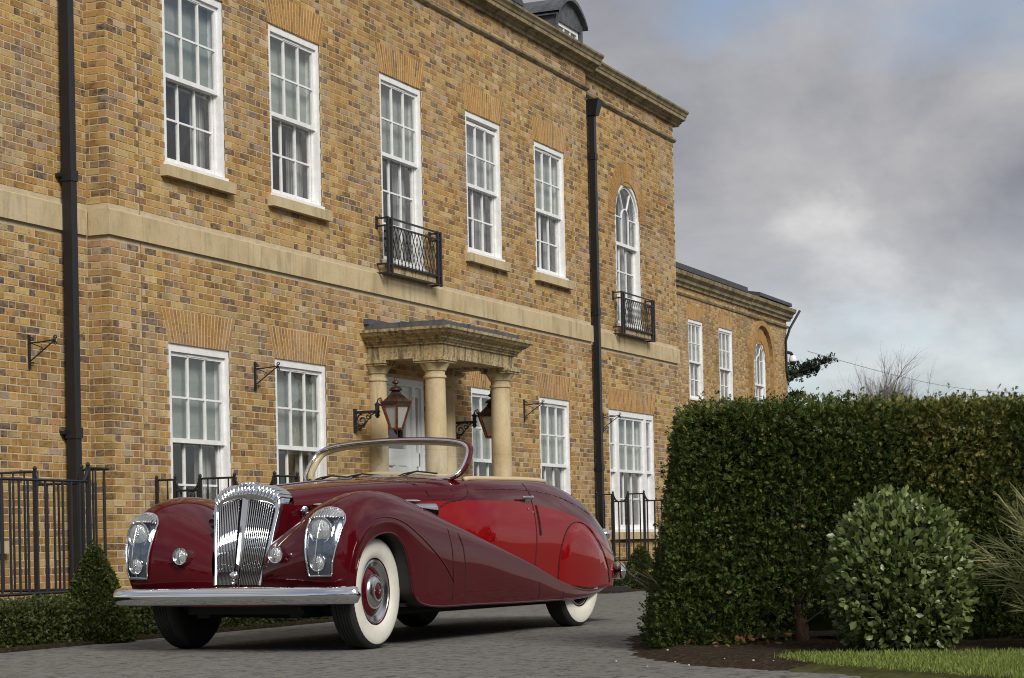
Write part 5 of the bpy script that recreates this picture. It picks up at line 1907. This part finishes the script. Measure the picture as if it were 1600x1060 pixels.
for s in (-1, 1):
    kf = int(np.argmin(np.abs(XQ - .02)))
    grid_obj('radiator_cowl', side(low[:kf + 1], s), 'maroon_paint', car, flip=(s > 0))
    grid_obj('body_side', side(low[kf:], s), 'crimson_paint', car, flip=(s > 0))
    grid_obj('body_shoulder', side(mid_, s), 'maroon_paint', car, flip=(s > 0))
ka, kb = int(np.argmin(np.abs(XQ - 1.66))), int(np.argmin(np.abs(XQ - 3.22)))
for nm, sl_ in (('bonnet', slice(0, ka + 1)), ('rear_deck', slice(kb, None))):
    T_ = top_[sl_]
    full = np.concatenate([side(T_, -1), side(T_, 1)[:, ::-1][:, 1:]], 1)
    grid_obj(nm, full, 'maroon_paint', car, flip=False)
# bonnet centre hinge and lids
hd = [(float(p[0]), 0.0, float(p[2]) + .004) for p in top_[:ka - 14, -1]]
MB().tube(hd, .006, 6).build('bonnet_hinge', 'chrome', car)


def on_hull(s, pts, off=.001, n=10):
    out = []
    for a, b in zip(pts, pts[1:]):
        for t in np.linspace(0, 1, n, endpoint=False):
            xx, zz = a[0] + (b[0] - a[0]) * t, a[1] + (b[1] - a[1]) * t
            out.append((xx + (zz - 1.1) * .38 * max(0, 1 - (xx + .2) / .75), s * (hull_w(xx, zz) + off), zz))
    a = pts[-1]
    out.append((a[0] + (a[1] - 1.1) * .38 * max(0, 1 - (a[0] + .2) / .75), s * (hull_w(a[0], a[1]) + off), a[1]))
    return out


for s in (-1, 1):
    c1 = [tuple(p) for p in spline(np.array([(1.09, .88), (1.12, .95), (1.21, 1.03), (1.33, 1.078), (1.45, 1.092), (1.54, 1.13), (1.60, 1.22)]), 24)]
    dr = MB().tube(on_hull(s, c1, .0005, 2), .005, 5).build('door_seam', 'seam', car)
    MB().tube(on_hull(s, [(2.545, .50), (2.58, .75), (2.60, 1.0), (2.605, 1.15), (2.57, 1.235)], .0005), .005, 5).build('door_seam', 'seam', car)
    h = MB()
    hp = on_hull(s, [(2.36, 1.118), (2.55, 1.118)], .045, 6)
    h.tube(hp, [.006, .011, .012, .012, .012, .013, .016], 8)
    h.tube([hp[-2], (hp[-2][0], hp[-2][1] - s * .05, hp[-2][2])], .012, 8)
    h.build('door_handle', 'chrome', dr)
    MB().tube(on_hull(s, [(2.665, 1.055), (2.66, .80)], .003, 8), .010, 6).build('trafficator_slot', 'seam', car)
    for xx, zz in ((2.50, 1.02), (2.565, .99)):
        MB().lathe([(.012, 0), (.012, .006), (.001, .009)], 10, Matrix.Translation(side((xx, hull_w(xx, zz), zz), s)) @ Matrix.Rotation(-s * PI / 2, 4, 'X')).build('lock', 'chrome', car)
    # chrome waist strips and the scuttle vent
    for a, b, zz in ((-.02, .24, 1.058), (.80, 1.02, 1.085)):
        MB().tube(on_hull(s, [(a, zz), (b, zz)], .012, 6), [.004, .011, .012, .012, .012, .011, .004], 8).build('waist_strip', 'chrome', car)
    v = MB()
    xs_ = np.linspace(.90, 1.17, 9)
    G = []
    for i, xx in enumerate(xs_):
        t = i / 8
        zt_, zb_ = 1.062, 1.045 - .075 * t ** .7
        G.append([(xx, s * (hull_w(xx, z) + .012 + .012 * math.sin(PI * q)), z) for q, z in zip(np.linspace(0, 1, 6), np.linspace(zb_, zt_, 6))])
    v.grid(G, flip=(s > 0)); v.build('scuttle_vent', 'chrome', car, smooth=True)
    # lid seam on the scuttle, bonnet side seam, tail lid seam
    cs = [tuple(p) for p in spline(np.array([(.95, 1.24), (1.10, 1.205), (1.13, 1.14), (1.145, 1.098)]), 14)]
    MB().tube(on_hull(s, cs, .001, 2), .003, 5).build('shut_line', 'seam', car)
    cs = [tuple(p) for p in spline(np.array([(1.10, 1.232), (1.25, 1.225), (1.36, 1.19), (1.40, 1.15), (1.36, 1.112), (1.15, 1.10)]), 20)]
    MB().tube(on_hull(s, cs, .001, 2), .003, 5).build('shut_line', 'seam', car)
    cs = [tuple(p) for p in spline(np.array([(1.70, 1.175), (2.2, 1.185), (2.8, 1.17), (3.3, 1.115), (3.65, 1.045), (3.9, .985)]), 40)]
    MB().tube(on_hull(s, cs, .002, 2), .0045, 5).build('waist_moulding', 'maroon_paint', car)
    # spat over the rear wheel
    SP_ = [(3.02, .385), (3.03, .60), (3.09, .735), (3.22, .855), (3.37, .905), (3.52, .91), (3.72, .86), (3.92, .735), (4.10, .585), (4.22, .45), (4.27, .36)]
    edge = spline(np.array(SP_), 44)
    cen = np.array([3.62, .335])
    G = []
    for k in range(13):
        t = k / 12
        row = []
        for e in edge:
            xx, zz = cen + (e - cen) * (1 - t)
            bul = .013 * min(1, t * 6) + .022 * (1 - (1 - t) ** 2)
            row.append((xx, s * (hull_w(xx, zz) + bul - (.004 if t == 0 else 0)), zz))
        G.append(row)
    sp_ = grid_obj('wheel_spat', np.array(G), 'crimson_paint', car, flip=(s > 0))
    MB().tube([(e[0], s * (hull_w(e[0], e[1]) + .004), e[1]) for e in edge], .004, 5).build('spat_seam', 'seam', sp_)
    # tail lamp
    tl = MB()
    wt_ = hull_w(4.62, .80)
    tl.lathe([(.001, -.05), (.05, -.03), (.058, .01), (.045, .045), (.001, .06)], 14, Matrix.Translation(side((4.66, wt_ - .01, .80), s)) @ Matrix.Rotation(PI / 2, 4, 'Y'))
    tl.build('tail_lamp', 'chrome', car, smooth=True)
MB().box(.45, 4.7, -.84, .84, .285, .315).build('floor_pan', 'chassis_black', car)
ch = MB(); ch.box(-.35, 4.6, -.45, -.35, .24, .36); ch.box(-.35, 4.6, .35, .45, .24, .36); ch.tube([(0, -.7, .36), (0, -.4, .28), (0, .4, .28), (0, .7, .36)], .05, 8)
ch.tube([(3.54, -.7, .415), (3.54, .7, .415)], .06, 8); ch.lathe([(.02, -.16), (.15, -.1), (.16, .1), (.02, .16)], 14, Matrix.Translation((3.54, 0, .40)))
ch.box(-.40, -.34, -.5, .5, .27, .40); ch.box(.1, 1.5, -.2, .2, .22, .5); ch.tube([(.6, -.5, .24), (4.4, -.5, .22)], .03, 8)
ch.build('chassis', 'chassis_black', car)

# ------------------------------------------------------------------ cockpit
ip = MB()
inn_ = [(1.62, .66), (1.9, .71), (2.6, .73), (3.1, .71), (3.22, .64)]
ip.grid([[(a, sgn * b, z) for a, b in inn_] for z in (.45, 1.255) for sgn in (1,)])
ip.grid([[(a, -b, z) for a, b in inn_] for z in (.45, 1.255)])
ip.add([(1.62, -.66, .45), (3.22, -.66, .45), (3.22, .66, .45), (1.62, .66, .45)], [(0, 1, 2, 3)])
ip.add([(3.22, -.64, .45), (3.22, .64, .45), (3.22, .64, 1.27), (3.22, -.64, 1.27)], [(0, 1, 2, 3)])
ip.build('cockpit_lining', 'cream_leather', car)
rim = []
for s, rng_ in ((-1, np.linspace(1.68, 3.16, 26)), (1, np.linspace(3.16, 1.68, 26))):
    if s == 1:
        for a in np.linspace(-.62, .62, 16):
            rim.append((3.235 + .03 * (1 - (a / .62) ** 2), a, 1.278 + .012 * (1 - (a / .62) ** 2)))
    for xx in rng_:
        k = int(np.argmin(np.abs(XQ - xx)))
        P = mid_[k, -1]
        rim.append((xx, s * (P[1] - .012), P[2] + .012))
MB().tube(rim, .020, 8).build('padded_rim', 'cream_leather', car, smooth=True)


def cushion(name, x0, x1, y0, y1, z0, z1, parent, bulge=.03):
    mb = MB(); n = 8
    for i in range(1):
        G = []
        for a in np.linspace(0, PI, n + 1):
            G.append([(x0 + (x1 - x0) * (.5 - .5 * math.cos(a)), y, z1 - .05 + .05 * math.sin(a) + bulge * math.sin(PI * (y - y0) / (y1 - y0)) * .5) for y in np.linspace(y0, y1, 13)])
        G = [[(p[0], p[1], z0) for p in G[0]]] + G + [[(p[0], p[1], z0) for p in G[-1]]]
        mb.grid(G)
        mb.add([g[0] for g in G], [tuple(range(len(G)))]); mb.add([g[-1] for g in G], [tuple(range(len(G)))])
    return mb.build(name, 'cream_leather', parent, smooth=True, angle=50)


for y0, y1 in ((-.66, -.02), (.02, .66)):
    cushion('seat', 1.95, 2.45, y0, y1, .50, .78, car); cushion('seat_back', 2.40, 2.58, y0, y1, .60, 1.17, car)
cushion('rear_seat', 2.75, 3.2, -.62, .62, .5, .80, car); cushion('rear_seat_back', 3.06, 3.20, -.62, .62, .6, 1.20, car)
MB().box(1.64, 1.74, -.66, .66, .95, 1.235).build('dashboard', 'dash_wood', car)
sw = MB()
tm = Matrix.Translation((1.90, .36, 1.13)) @ Matrix.Rotation(math.radians(-62), 4, 'Y')
sw.tube([tm @ Vector((.205 * math.cos(a), .205 * math.sin(a), 0)) for a in np.linspace(0, 2 * PI, 33)[:-1]], .011, 8, closed=True)
for a in (PI / 2, PI / 2 + 2.1, PI / 2 - 2.1): sw.tube([tm @ Vector((0, 0, -.03)), tm @ Vector((.2 * math.cos(a), .2 * math.sin(a), 0))], .009, 6)
sw.tube([tm @ Vector((0, 0, 0)), tm @ Vector((0, 0, -.35))], .022, 8)
sw.build('steering_wheel', 'black_paint', car, smooth=True)

# ------------------------------------------------------------------ windscreen
half = np.array([(0.0, 1.612), (.28, 1.606), (.50, 1.590), (.64, 1.565), (.705, 1.53), (.735, 1.47), (.742, 1.40), (.735, 1.335), (.70, 1.285), (.62, 1.262), (.50, 1.266), (.30, 1.282), (0.0, 1.297)])
hs = spline(half, 60)
loop = np.vstack([hs, hs[::-1][1:-1] * np.array([-1, 1])])
ctr = np.array([0, 1.44])


def screen(P, back=0.0):
    P = np.asarray(P)
    xx = 1.555 + (P[:, 1] - 1.262) * .88 - .075 * (1 - (P[:, 0] / .75) ** 2) + back
    return np.column_stack([xx, P[:, 0], P[:, 1]])


def grow_(P, d):
    t = np.roll(P, -1, 0) - np.roll(P, 1, 0)
    n_ = np.stack([t[:, 1], -t[:, 0]], 1); n_ /= np.linalg.norm(n_, axis=1)[:, None] + 1e-9
    sg = np.sign(((P - ctr) * n_).sum(1))
    return P + n_ * (sg * d)[:, None]


ws = thing('tmp', 'x', 'x') if False else None
fr_ = MB()
o0, o1 = grow_(loop, -.004), grow_(loop, .016)
A_ = screen(o0, .0); B_ = screen(o1, .002); Cc = screen(o1, .05); Dd = screen(o0, .05)
n_ = len(loop)
G = [np.vstack([K, K[:1]]) for K in (A_, B_, Cc, Dd, A_)]
fr_.grid([list(map(tuple, g)) for g in G])
frame_o = fr_.build('windscreen_frame', 'maroon_paint', car, smooth=True, angle=50)
MB().tube([tuple(p) for p in screen(grow_(loop, -.006), -.006)], .0125, 8, closed=True).build('bezel', 'chrome', frame_o, smooth=True)
MB().tube([tuple(p) for p in screen(grow_(loop, -.022), .055)], .028, 8, closed=True).build('inner_trim', 'cream_leather', frame_o, smooth=True)
gl = screen(grow_(loop, -.004), .012)
cg = gl.mean(0)
MB().add([tuple(p) for p in gl] + [(cg[0] - .03, 0, cg[2])], [(i, (i + 1) % n_, n_) for i in range(n_)]).build('windscreen_glass', 'screen_glass', frame_o)
for y0, y1, l in ((-.18, -.55, .05), (.32, -.06, .045), (.62, .25, .04)):
    w = MB()
    a = screen(np.array([(y0, 1.275)]), -.03)[0]; b = screen(np.array([((y0 + y1) / 2, 1.285 + l)]), -.02)[0]; c = screen(np.array([(y1, 1.290 + l * .4)]), -.014)[0]
    w.tube([a, (a + b) / 2 + np.array([-.006, 0, .012]), b], .006, 6)
    w.tube([screen(np.array([(y0 + (y1 - y0) * .1, 1.283)]), -.012)[0], b, c], .0075, 6)
    w.lathe([(.018, -.02), (.018, .015), (.008, .03)], 10, Matrix.Translation(a))
    w.build('wiper', 'black_paint', frame_o)

# ------------------------------------------------------------------ radiator grille
gx = lambda z: -.525 + .215 * (z - .48)
OUT = np.array([(.208, .475), (.226, .6), (.252, .75), (.270, .9), (.285, 1.0), (.291, 1.05), (.287, 1.10), (.258, 1.148), (.195, 1.183), (.10, 1.203), (0, 1.208)])
INN = np.array([(.178, .49), (.194, .6), (.215, .75), (.235, .9), (.245, .99), (.247, 1.025), (.237, 1.046), (.20, 1.066), (.145, 1.084), (.075, 1.099), (0, 1.104)])
oo, ii_ = spline(OUT, 60), spline(INN, 60)
oo = np.vstack([oo, (oo * [-1, 1])[::-1][1:]]); ii_ = np.vstack([ii_, (ii_ * [-1, 1])[::-1][1:]])
rows = []
for (w0, z0), (w1, z1) in zip(ii_, oo):
    vx = .045 * abs(w1) / .3
    tp = min(1, max(0, (z1 - .85) / .25))
    dpt = .055 + .20 * tp
    xf = gx(z1) + vx
    bk = (xf + .055) * (1 - tp) + (-.178) * tp
    rows.append([(gx(z0) + vx + .08, w0, z0), (gx(z0) + vx, w0, z0), (xf - .012, w0 * .45 + w1 * .55, z0 * .45 + z1 * .55), (xf + .012, w1 * .985, z0 * .06 + z1 * .94), (xf + .04, w1, z1), (bk, w1 * 1.0, z1)])
sh = MB(); sh.grid(rows); gr = sh.build('grille_shell', 'chrome', car, smooth=True)
for s in (-1, 1):
    cw = []
    for (w0, z0), (w1, z1) in zip(ii_[:36], oo[:36]):
        if z1 > 1.10: break
        xf = gx(z1) + .045 * abs(w1) / .3
        xh = -.2 + (z1 - 1.1) * .38 + .05
        k0 = int(np.argmax(sec_dense[0][:, 1] >= z1)); wh = sec_dense[0][k0, 0] + .004
        cw.append([(xf + .03, s * (w1 - .003), z1), ((xf + .05 + xh) / 2, s * ((w1 + wh) / 2 + .006), z1), (xh, s * wh, z1)])
    mbc = MB(); mbc.grid(cw, flip=(s > 0)); mbc.build('radiator_cowl', 'maroon_paint', car, smooth=True)
fl = []
for k in range(19):
    u = (k - 9) / 9.6
    i = int(round((len(oo) - 1) * (.5 + u * .178)))
    (w0, z0), (w1, z1) = ii_[i], oo[i]
    vx = .045 * abs(w1) / .3; xf = gx(z1) + vx
    path = [(gx(z0) + vx + .012, w0, z0 + .010), (xf - .008, w0 * .45 + w1 * .55, z0 * .45 + z1 * .55), (xf + .012, w1 * .985, z1 - .002), (xf + .05, w1, z1 - .002), (-.185, w1 * 1.0, z1 - .004)]
    P = spline(np.array(path), 14)
    MB().tube([tuple(p) for p in P], [.003, .006, .009] + [.0115] * 10 + [.010], 8).build('flute', 'chrome', gr, smooth=True)
MB().add([(gx(z) + .075 + .045 * abs(w) / .3, w * 1.03, z) for w, z in ii_], [tuple(range(len(ii_)))]).build('grille_backing', 'grille_shadow', gr)
for s in (-1, 1):
    for k in range(12):
        t = (k + .75) / 12.3
        w0 = .020 + (.176 - .020) * t; w1 = .034 + (.245 - .034) * t
        zt_ = float(np.interp(w1, INN[::-1, 0][:7], INN[::-1, 1][:7])) - .002
        vx0, vx1 = .045 * w0 / .3, .045 * w1 / .3
        x0, x1 = gx(.49) + vx0 + .008, gx(zt_) + vx1 + .008
        MB().tube([(x0, s * w0, .485), (x1, s * w1, zt_)], .0046, 8).build('grille_slat', 'chrome', gr, smooth=True)
cb = MB(); P0, P1 = (gx(.47), .47), (gx(1.115), 1.115)
cb.add([(P0[0] + .03, -.021, P0[1]), (P0[0] - .010, 0, P0[1]), (P0[0] + .03, .021, P0[1]), (P1[0] + .03, -.038, P1[1]), (P1[0] - .012, 0, P1[1]), (P1[0] + .03, .038, P1[1])], [(0, 1, 4, 3), (1, 2, 5, 4)])
cb.build('centre_bar', 'chrome', gr)
bd = MB(); bd.lathe([(.001, .035), (.022, .030), (.032, .015), (.034, -.01)], 16, Matrix.Translation((gx(.55) - .02, 0, .55)) @ Matrix.Rotation(-PI / 2, 4, 'Y'))
bd.lathe([(.001, .02), (.014, .012), (.016, -.01)], 12, Matrix.Translation((gx(.49) - .02, 0, .497)) @ Matrix.Rotation(-PI / 2, 4, 'Y'))
bd.build('badge', 'chrome', gr, smooth=True)
ms = MB()
ms.tube([(gx(1.208) - .005, 0, 1.212), (gx(1.208) + .05, 0, 1.222), (gx(1.208) + .12, 0, 1.218)], [.014, .017, .008], 8)
for k in range(5):
    a = (k - 2) * .35
    ms.tube([(gx(1.208) + .01, a * .05, 1.214), (gx(1.208) + .05, a * .085, 1.232 - abs(a) * .012), (gx(1.208) + .09, a * .10, 1.224 - abs(a) * .01)], [.006, .008, .004], 6)
ms.build('mascot', 'chrome', gr, smooth=True)

# ------------------------------------------------------------------ lamps
def lamp(name, s, w, z, r, depth, parent, bar=True, dx=0.0, yaw=0.0):
    xx = fender_x(w, z) - dx
    T = Matrix.Translation(side((xx, w, z), s)) @ Matrix.Rotation(s * yaw, 4, 'Z') @ Matrix.Rotation(-PI / 2, 4, 'Y')
    b = MB(); b.lathe([(r * .98, -depth), (r * 1.0, 0), (r * 1.03, .008), (r * .99, .018), (r * .90, .016), (r * .87, .008)], 28, T)
    o = b.build(name, 'chrome', parent, smooth=True, angle=60)
    l = MB(); l.lathe([(.001, .020), (r * .3, .019), (r * .6, .015), (r * .88, .006)], 28, T); l.build('lens', 'lens', o, smooth=True)
    c = MB(); c.lathe([(.001, .030), (r * .14, .026), (r * .16, .016)], 12, T); c.build('bulb_shield', 'chrome', o, smooth=True)
    if bar:
        t = MB(); t.tube([T @ Vector((-r * .98, 0, .014)), T @ Vector((-r * .4, 0, .026)), T @ Vector((r * .4, 0, .026)), T @ Vector((r * .98, 0, .014))], .0035, 6); t.build('lens_bar', 'chrome', o)
    return o


PODZ = np.array([.545, .60, .70, .80, .88, .93, .965, .99, 1.008, 1.016])
PODH = np.array([.084, .092, .108, .121, .128, .127, .114, .091, .056, .012])
PWC = .782


def pod_point(s, u, zz, off):
    hw = float(np.interp(zz, PODZ, PODH))
    w = PWC + u * hw + .012 * (zz - .75)
    xx = fender_x(w, zz)
    k = np.array([-1, .35 * (w - .62) / .3, .45 * max(0, zz - .70) / .3]); k /= np.linalg.norm(k)
    p = np.array([xx, w, zz]) + k * off
    return tuple(side(p, s))


for s in (-1, 1):
    us = np.linspace(-1, 1, 13)
    zs_ = np.concatenate([np.linspace(.545, .93, 12), PODZ[6:]])
    pl = MB(); pl.grid([[pod_point(s, u, z, .006) for u in us] for z in zs_], flip=(s < 0))
    pod = pl.build('headlamp_pod', 'lamp_bezel', car, smooth=True)
    outl = [pod_point(s, -1, z, .016) for z in zs_] + [pod_point(s, 1, z, .016) for z in zs_[::-1]]
    MB().tube(outl, .0085, 8, closed=True).build('pod_rim', 'chrome', pod, smooth=True)
    cap = MB(); zc_ = np.array([.945, .965, .985, 1.0, 1.012])
    cap.grid([[pod_point(s, u, z, .034 - .018 * (z - .945) / .067) for u in us] for z in zc_], flip=(s < 0))
    cp_ = cap.build('pod_cap', 'chrome', pod, smooth=True)
    rb = MB()
    for k in range(13):
        u = (k - 6) / 6.2
        za_ = .93 + .012 * (1 - u * u)
        zb_ = float(np.interp(abs(u) * .127, PODH[::-1][:6], PODZ[::-1][:6])) - .002
        rb.tube([pod_point(s, u, z, .040 - .018 * (z - .93) / .08) if False else pod_point(s, u * .127 / max(.02, float(np.interp(z, PODZ, PODH))), z, .036 - .016 * (z - .93) / .08) for z in np.linspace(za_, max(zb_, za_ + .01), 6)], .0048, 6)
    rb.build('cap_ribs', 'chrome', cp_, smooth=True)
    lamp('headlamp', s, PWC, .862, .094, .10, pod, False, .012)
    lamp('side_lamp', s, PWC - .004, .638, .062, .07, pod, False, .012)
    gp2 = MB(); gp2.grid([[pod_point(s, u, z, .016 + .036 * math.sqrt(max(0, 1 - u * u)) * math.sin(min(PI, max(.0, (z - .54) / .45 * PI)) ** 1.0) ** .35) for u in us] for z in np.linspace(.547, .955, 12)], flip=(s < 0))
    gp2.build('pod_glass', 'lamp_glass', pod, smooth=True)
    MB().tube([pod_point(s, -.12 * 0 - .05, z, .056 if .6 < z < .93 else .03) for z in np.linspace(.552, .955, 12)], .0045, 6).build('pod_bar', 'chrome', pod, smooth=True)
    fg = lamp('fog_lamp', s, .41, .70, .062, .10, car, True, .055)
    # horn trumpet beside the grille
    hn = MB(); hn.lathe([(.045, 0), (.040, .015), (.022, .04), (.014, .09), (.012, .12)], 16, Matrix.Translation(side((-.16, .385, 1.005), s)) @ Matrix.Rotation(PI / 2, 4, 'Y'))
    hn.build('horn', 'chrome', car, smooth=True)
    MB().lathe([(.001, .012), (.012, .008), (.014, -.01)], 10, Matrix.Translation(side((.06, .405, 1.00), s)) @ Matrix.Rotation(-PI / 2, 4, 'Y')).build('bonnet_catch', 'chrome', car, smooth=True)


# ------------------------------------------------------------------ bumpers
def bumper(name, pts, flip, h=.064, d=.045, zc=.408):
    P = spline(np.array(pts, float), 60)
    prof = [(math.sin(a) * (1.0 if a > 0 else .3), -math.cos(a)) for a in np.linspace(0, PI, 17)] + [(-.2, .8), (-.2, -.8)]
    G = []
    for i, p in enumerate(P):
        t = P[min(i + 1, 59)] - P[max(i - 1, 0)]; t /= np.linalg.norm(t)
        nx_, ny_ = (-t[1], t[0])
        if flip: nx_, ny_ = -nx_, -ny_
        e = min(i, 59 - i) / 59
        k = math.sqrt(max(0.0, 1 - (1 - min(1, e / .035)) ** 2)) if e < .035 else 1.0
        k = max(k, .04)
        G.append([(p[0] + nx_ * d * a * (.4 + .6 * k), p[1] + ny_ * d * a * (.4 + .6 * k), zc + b * h * k) for a, b in prof + prof[:1]])
    mb = MB(); mb.grid(G, flip=flip)
    o = mb.build(name, 'chrome', car, smooth=True)
    return o


fb = bumper('front_bumper', [(-.52, -1.05, 0), (-.57, -.98, 0), (-.63, -.70, 0), (-.655, -.35, 0), (-.66, 0, 0), (-.655, .35, 0), (-.63, .70, 0), (-.57, .98, 0), (-.52, 1.05, 0)], False)
for y_ in (-.42, .42):
    MB().box(-.62, -.35, y_ - .03, y_ + .03, .37, .43).build('bumper_iron', 'chassis_black', fb)
rb_ = bumper('rear_bumper', [(4.60, -.80, 0), (4.74, -.72, 0), (5.02, -.48, 0), (5.22, -.22, 0), (5.26, 0, 0), (5.22, .22, 0), (5.02, .48, 0), (4.74, .72, 0), (4.60, .80, 0)], True, .08, .05, .46)
# apron between the fenders under the grille
ap = MB(); ap.grid([[(-.455 - .02 * math.cos(y_ * 2), y_, z) for y_ in np.linspace(-.72, .72, 15)] for z in (.33, .40, .49)], flip=True)
ap.build('front_apron', 'maroon_paint', car, smooth=True)


# ------------------------------------------------------------------ wheels
def wheel(xx, w, s, steer=0.0):
    o = None
    T = Matrix.Rotation(s * -PI / 2, 4, 'X')
    pr = [(.22, -.075), (.28, -.098), (.35, -.102), (.392, -.088), (.412, -.066)]
    for k in range(5):
        c_ = -.048 + k * .024
        pr += [(.415, c_ - .009), (.415, c_ + .007), (.408, c_ + .0085), (.408, c_ + .0125)]
    pr += [(.415, .060), (.412, .068), (.398, .086), (.380, .097)]
    mb = MB(); mb.lathe(pr, 64, T)
    me_o = mb.build('wheel', 'rubber', car, smooth=True, angle=35, loc=(xx, s * w, .415))
    me_o.rotation_euler = (0, 0, steer)
    for nm, m_, p_ in (('whitewall', 'whitewall', [(.381, .0965), (.371, .102), (.345, .107), (.30, .106), (.262, .097), (.245, .083)]),
                       ('rim', 'maroon_paint', [(.247, .080), (.240, .074), (.234, .070)]),
                       ('trim_ring', 'brushed_chrome', [(.235, .070), (.232, .080), (.222, .083), (.217, .076), (.206, .074), (.200, .066), (.188, .063), (.182, .052), (.176, .050)]),
                       ('wheel_disc', 'maroon_paint', [(.180, .048), (.172, .055), (.15, .066), (.125, .074), (.10, .078)]),
                       ('hubcap', 'brushed_chrome', [(.128, .073), (.126, .080), (.115, .093), (.095, .104), (.068, .110), (.060, .108)]),
                       ('hub_centre', 'maroon_paint', [(.060, .107), (.050, .112), (.030, .117), (.012, .118)]),
                       ('hub_badge', 'chrome', [(.016, .116), (.014, .124), (.001, .127)])):
        b = MB(); b.lathe(p_, 56, T); b.build(nm, m_, me_o, smooth=True, angle=50)
    bp = MB(); bp.lathe([(.001, -.06), (.23, -.06)], 24, T); bp.build('brake_drum', 'chassis_black', me_o)
    return me_o


for s in (-1, 1):
    wheel(0, .775, s, math.radians(4.5))
    wheel(3.54, .775, s)
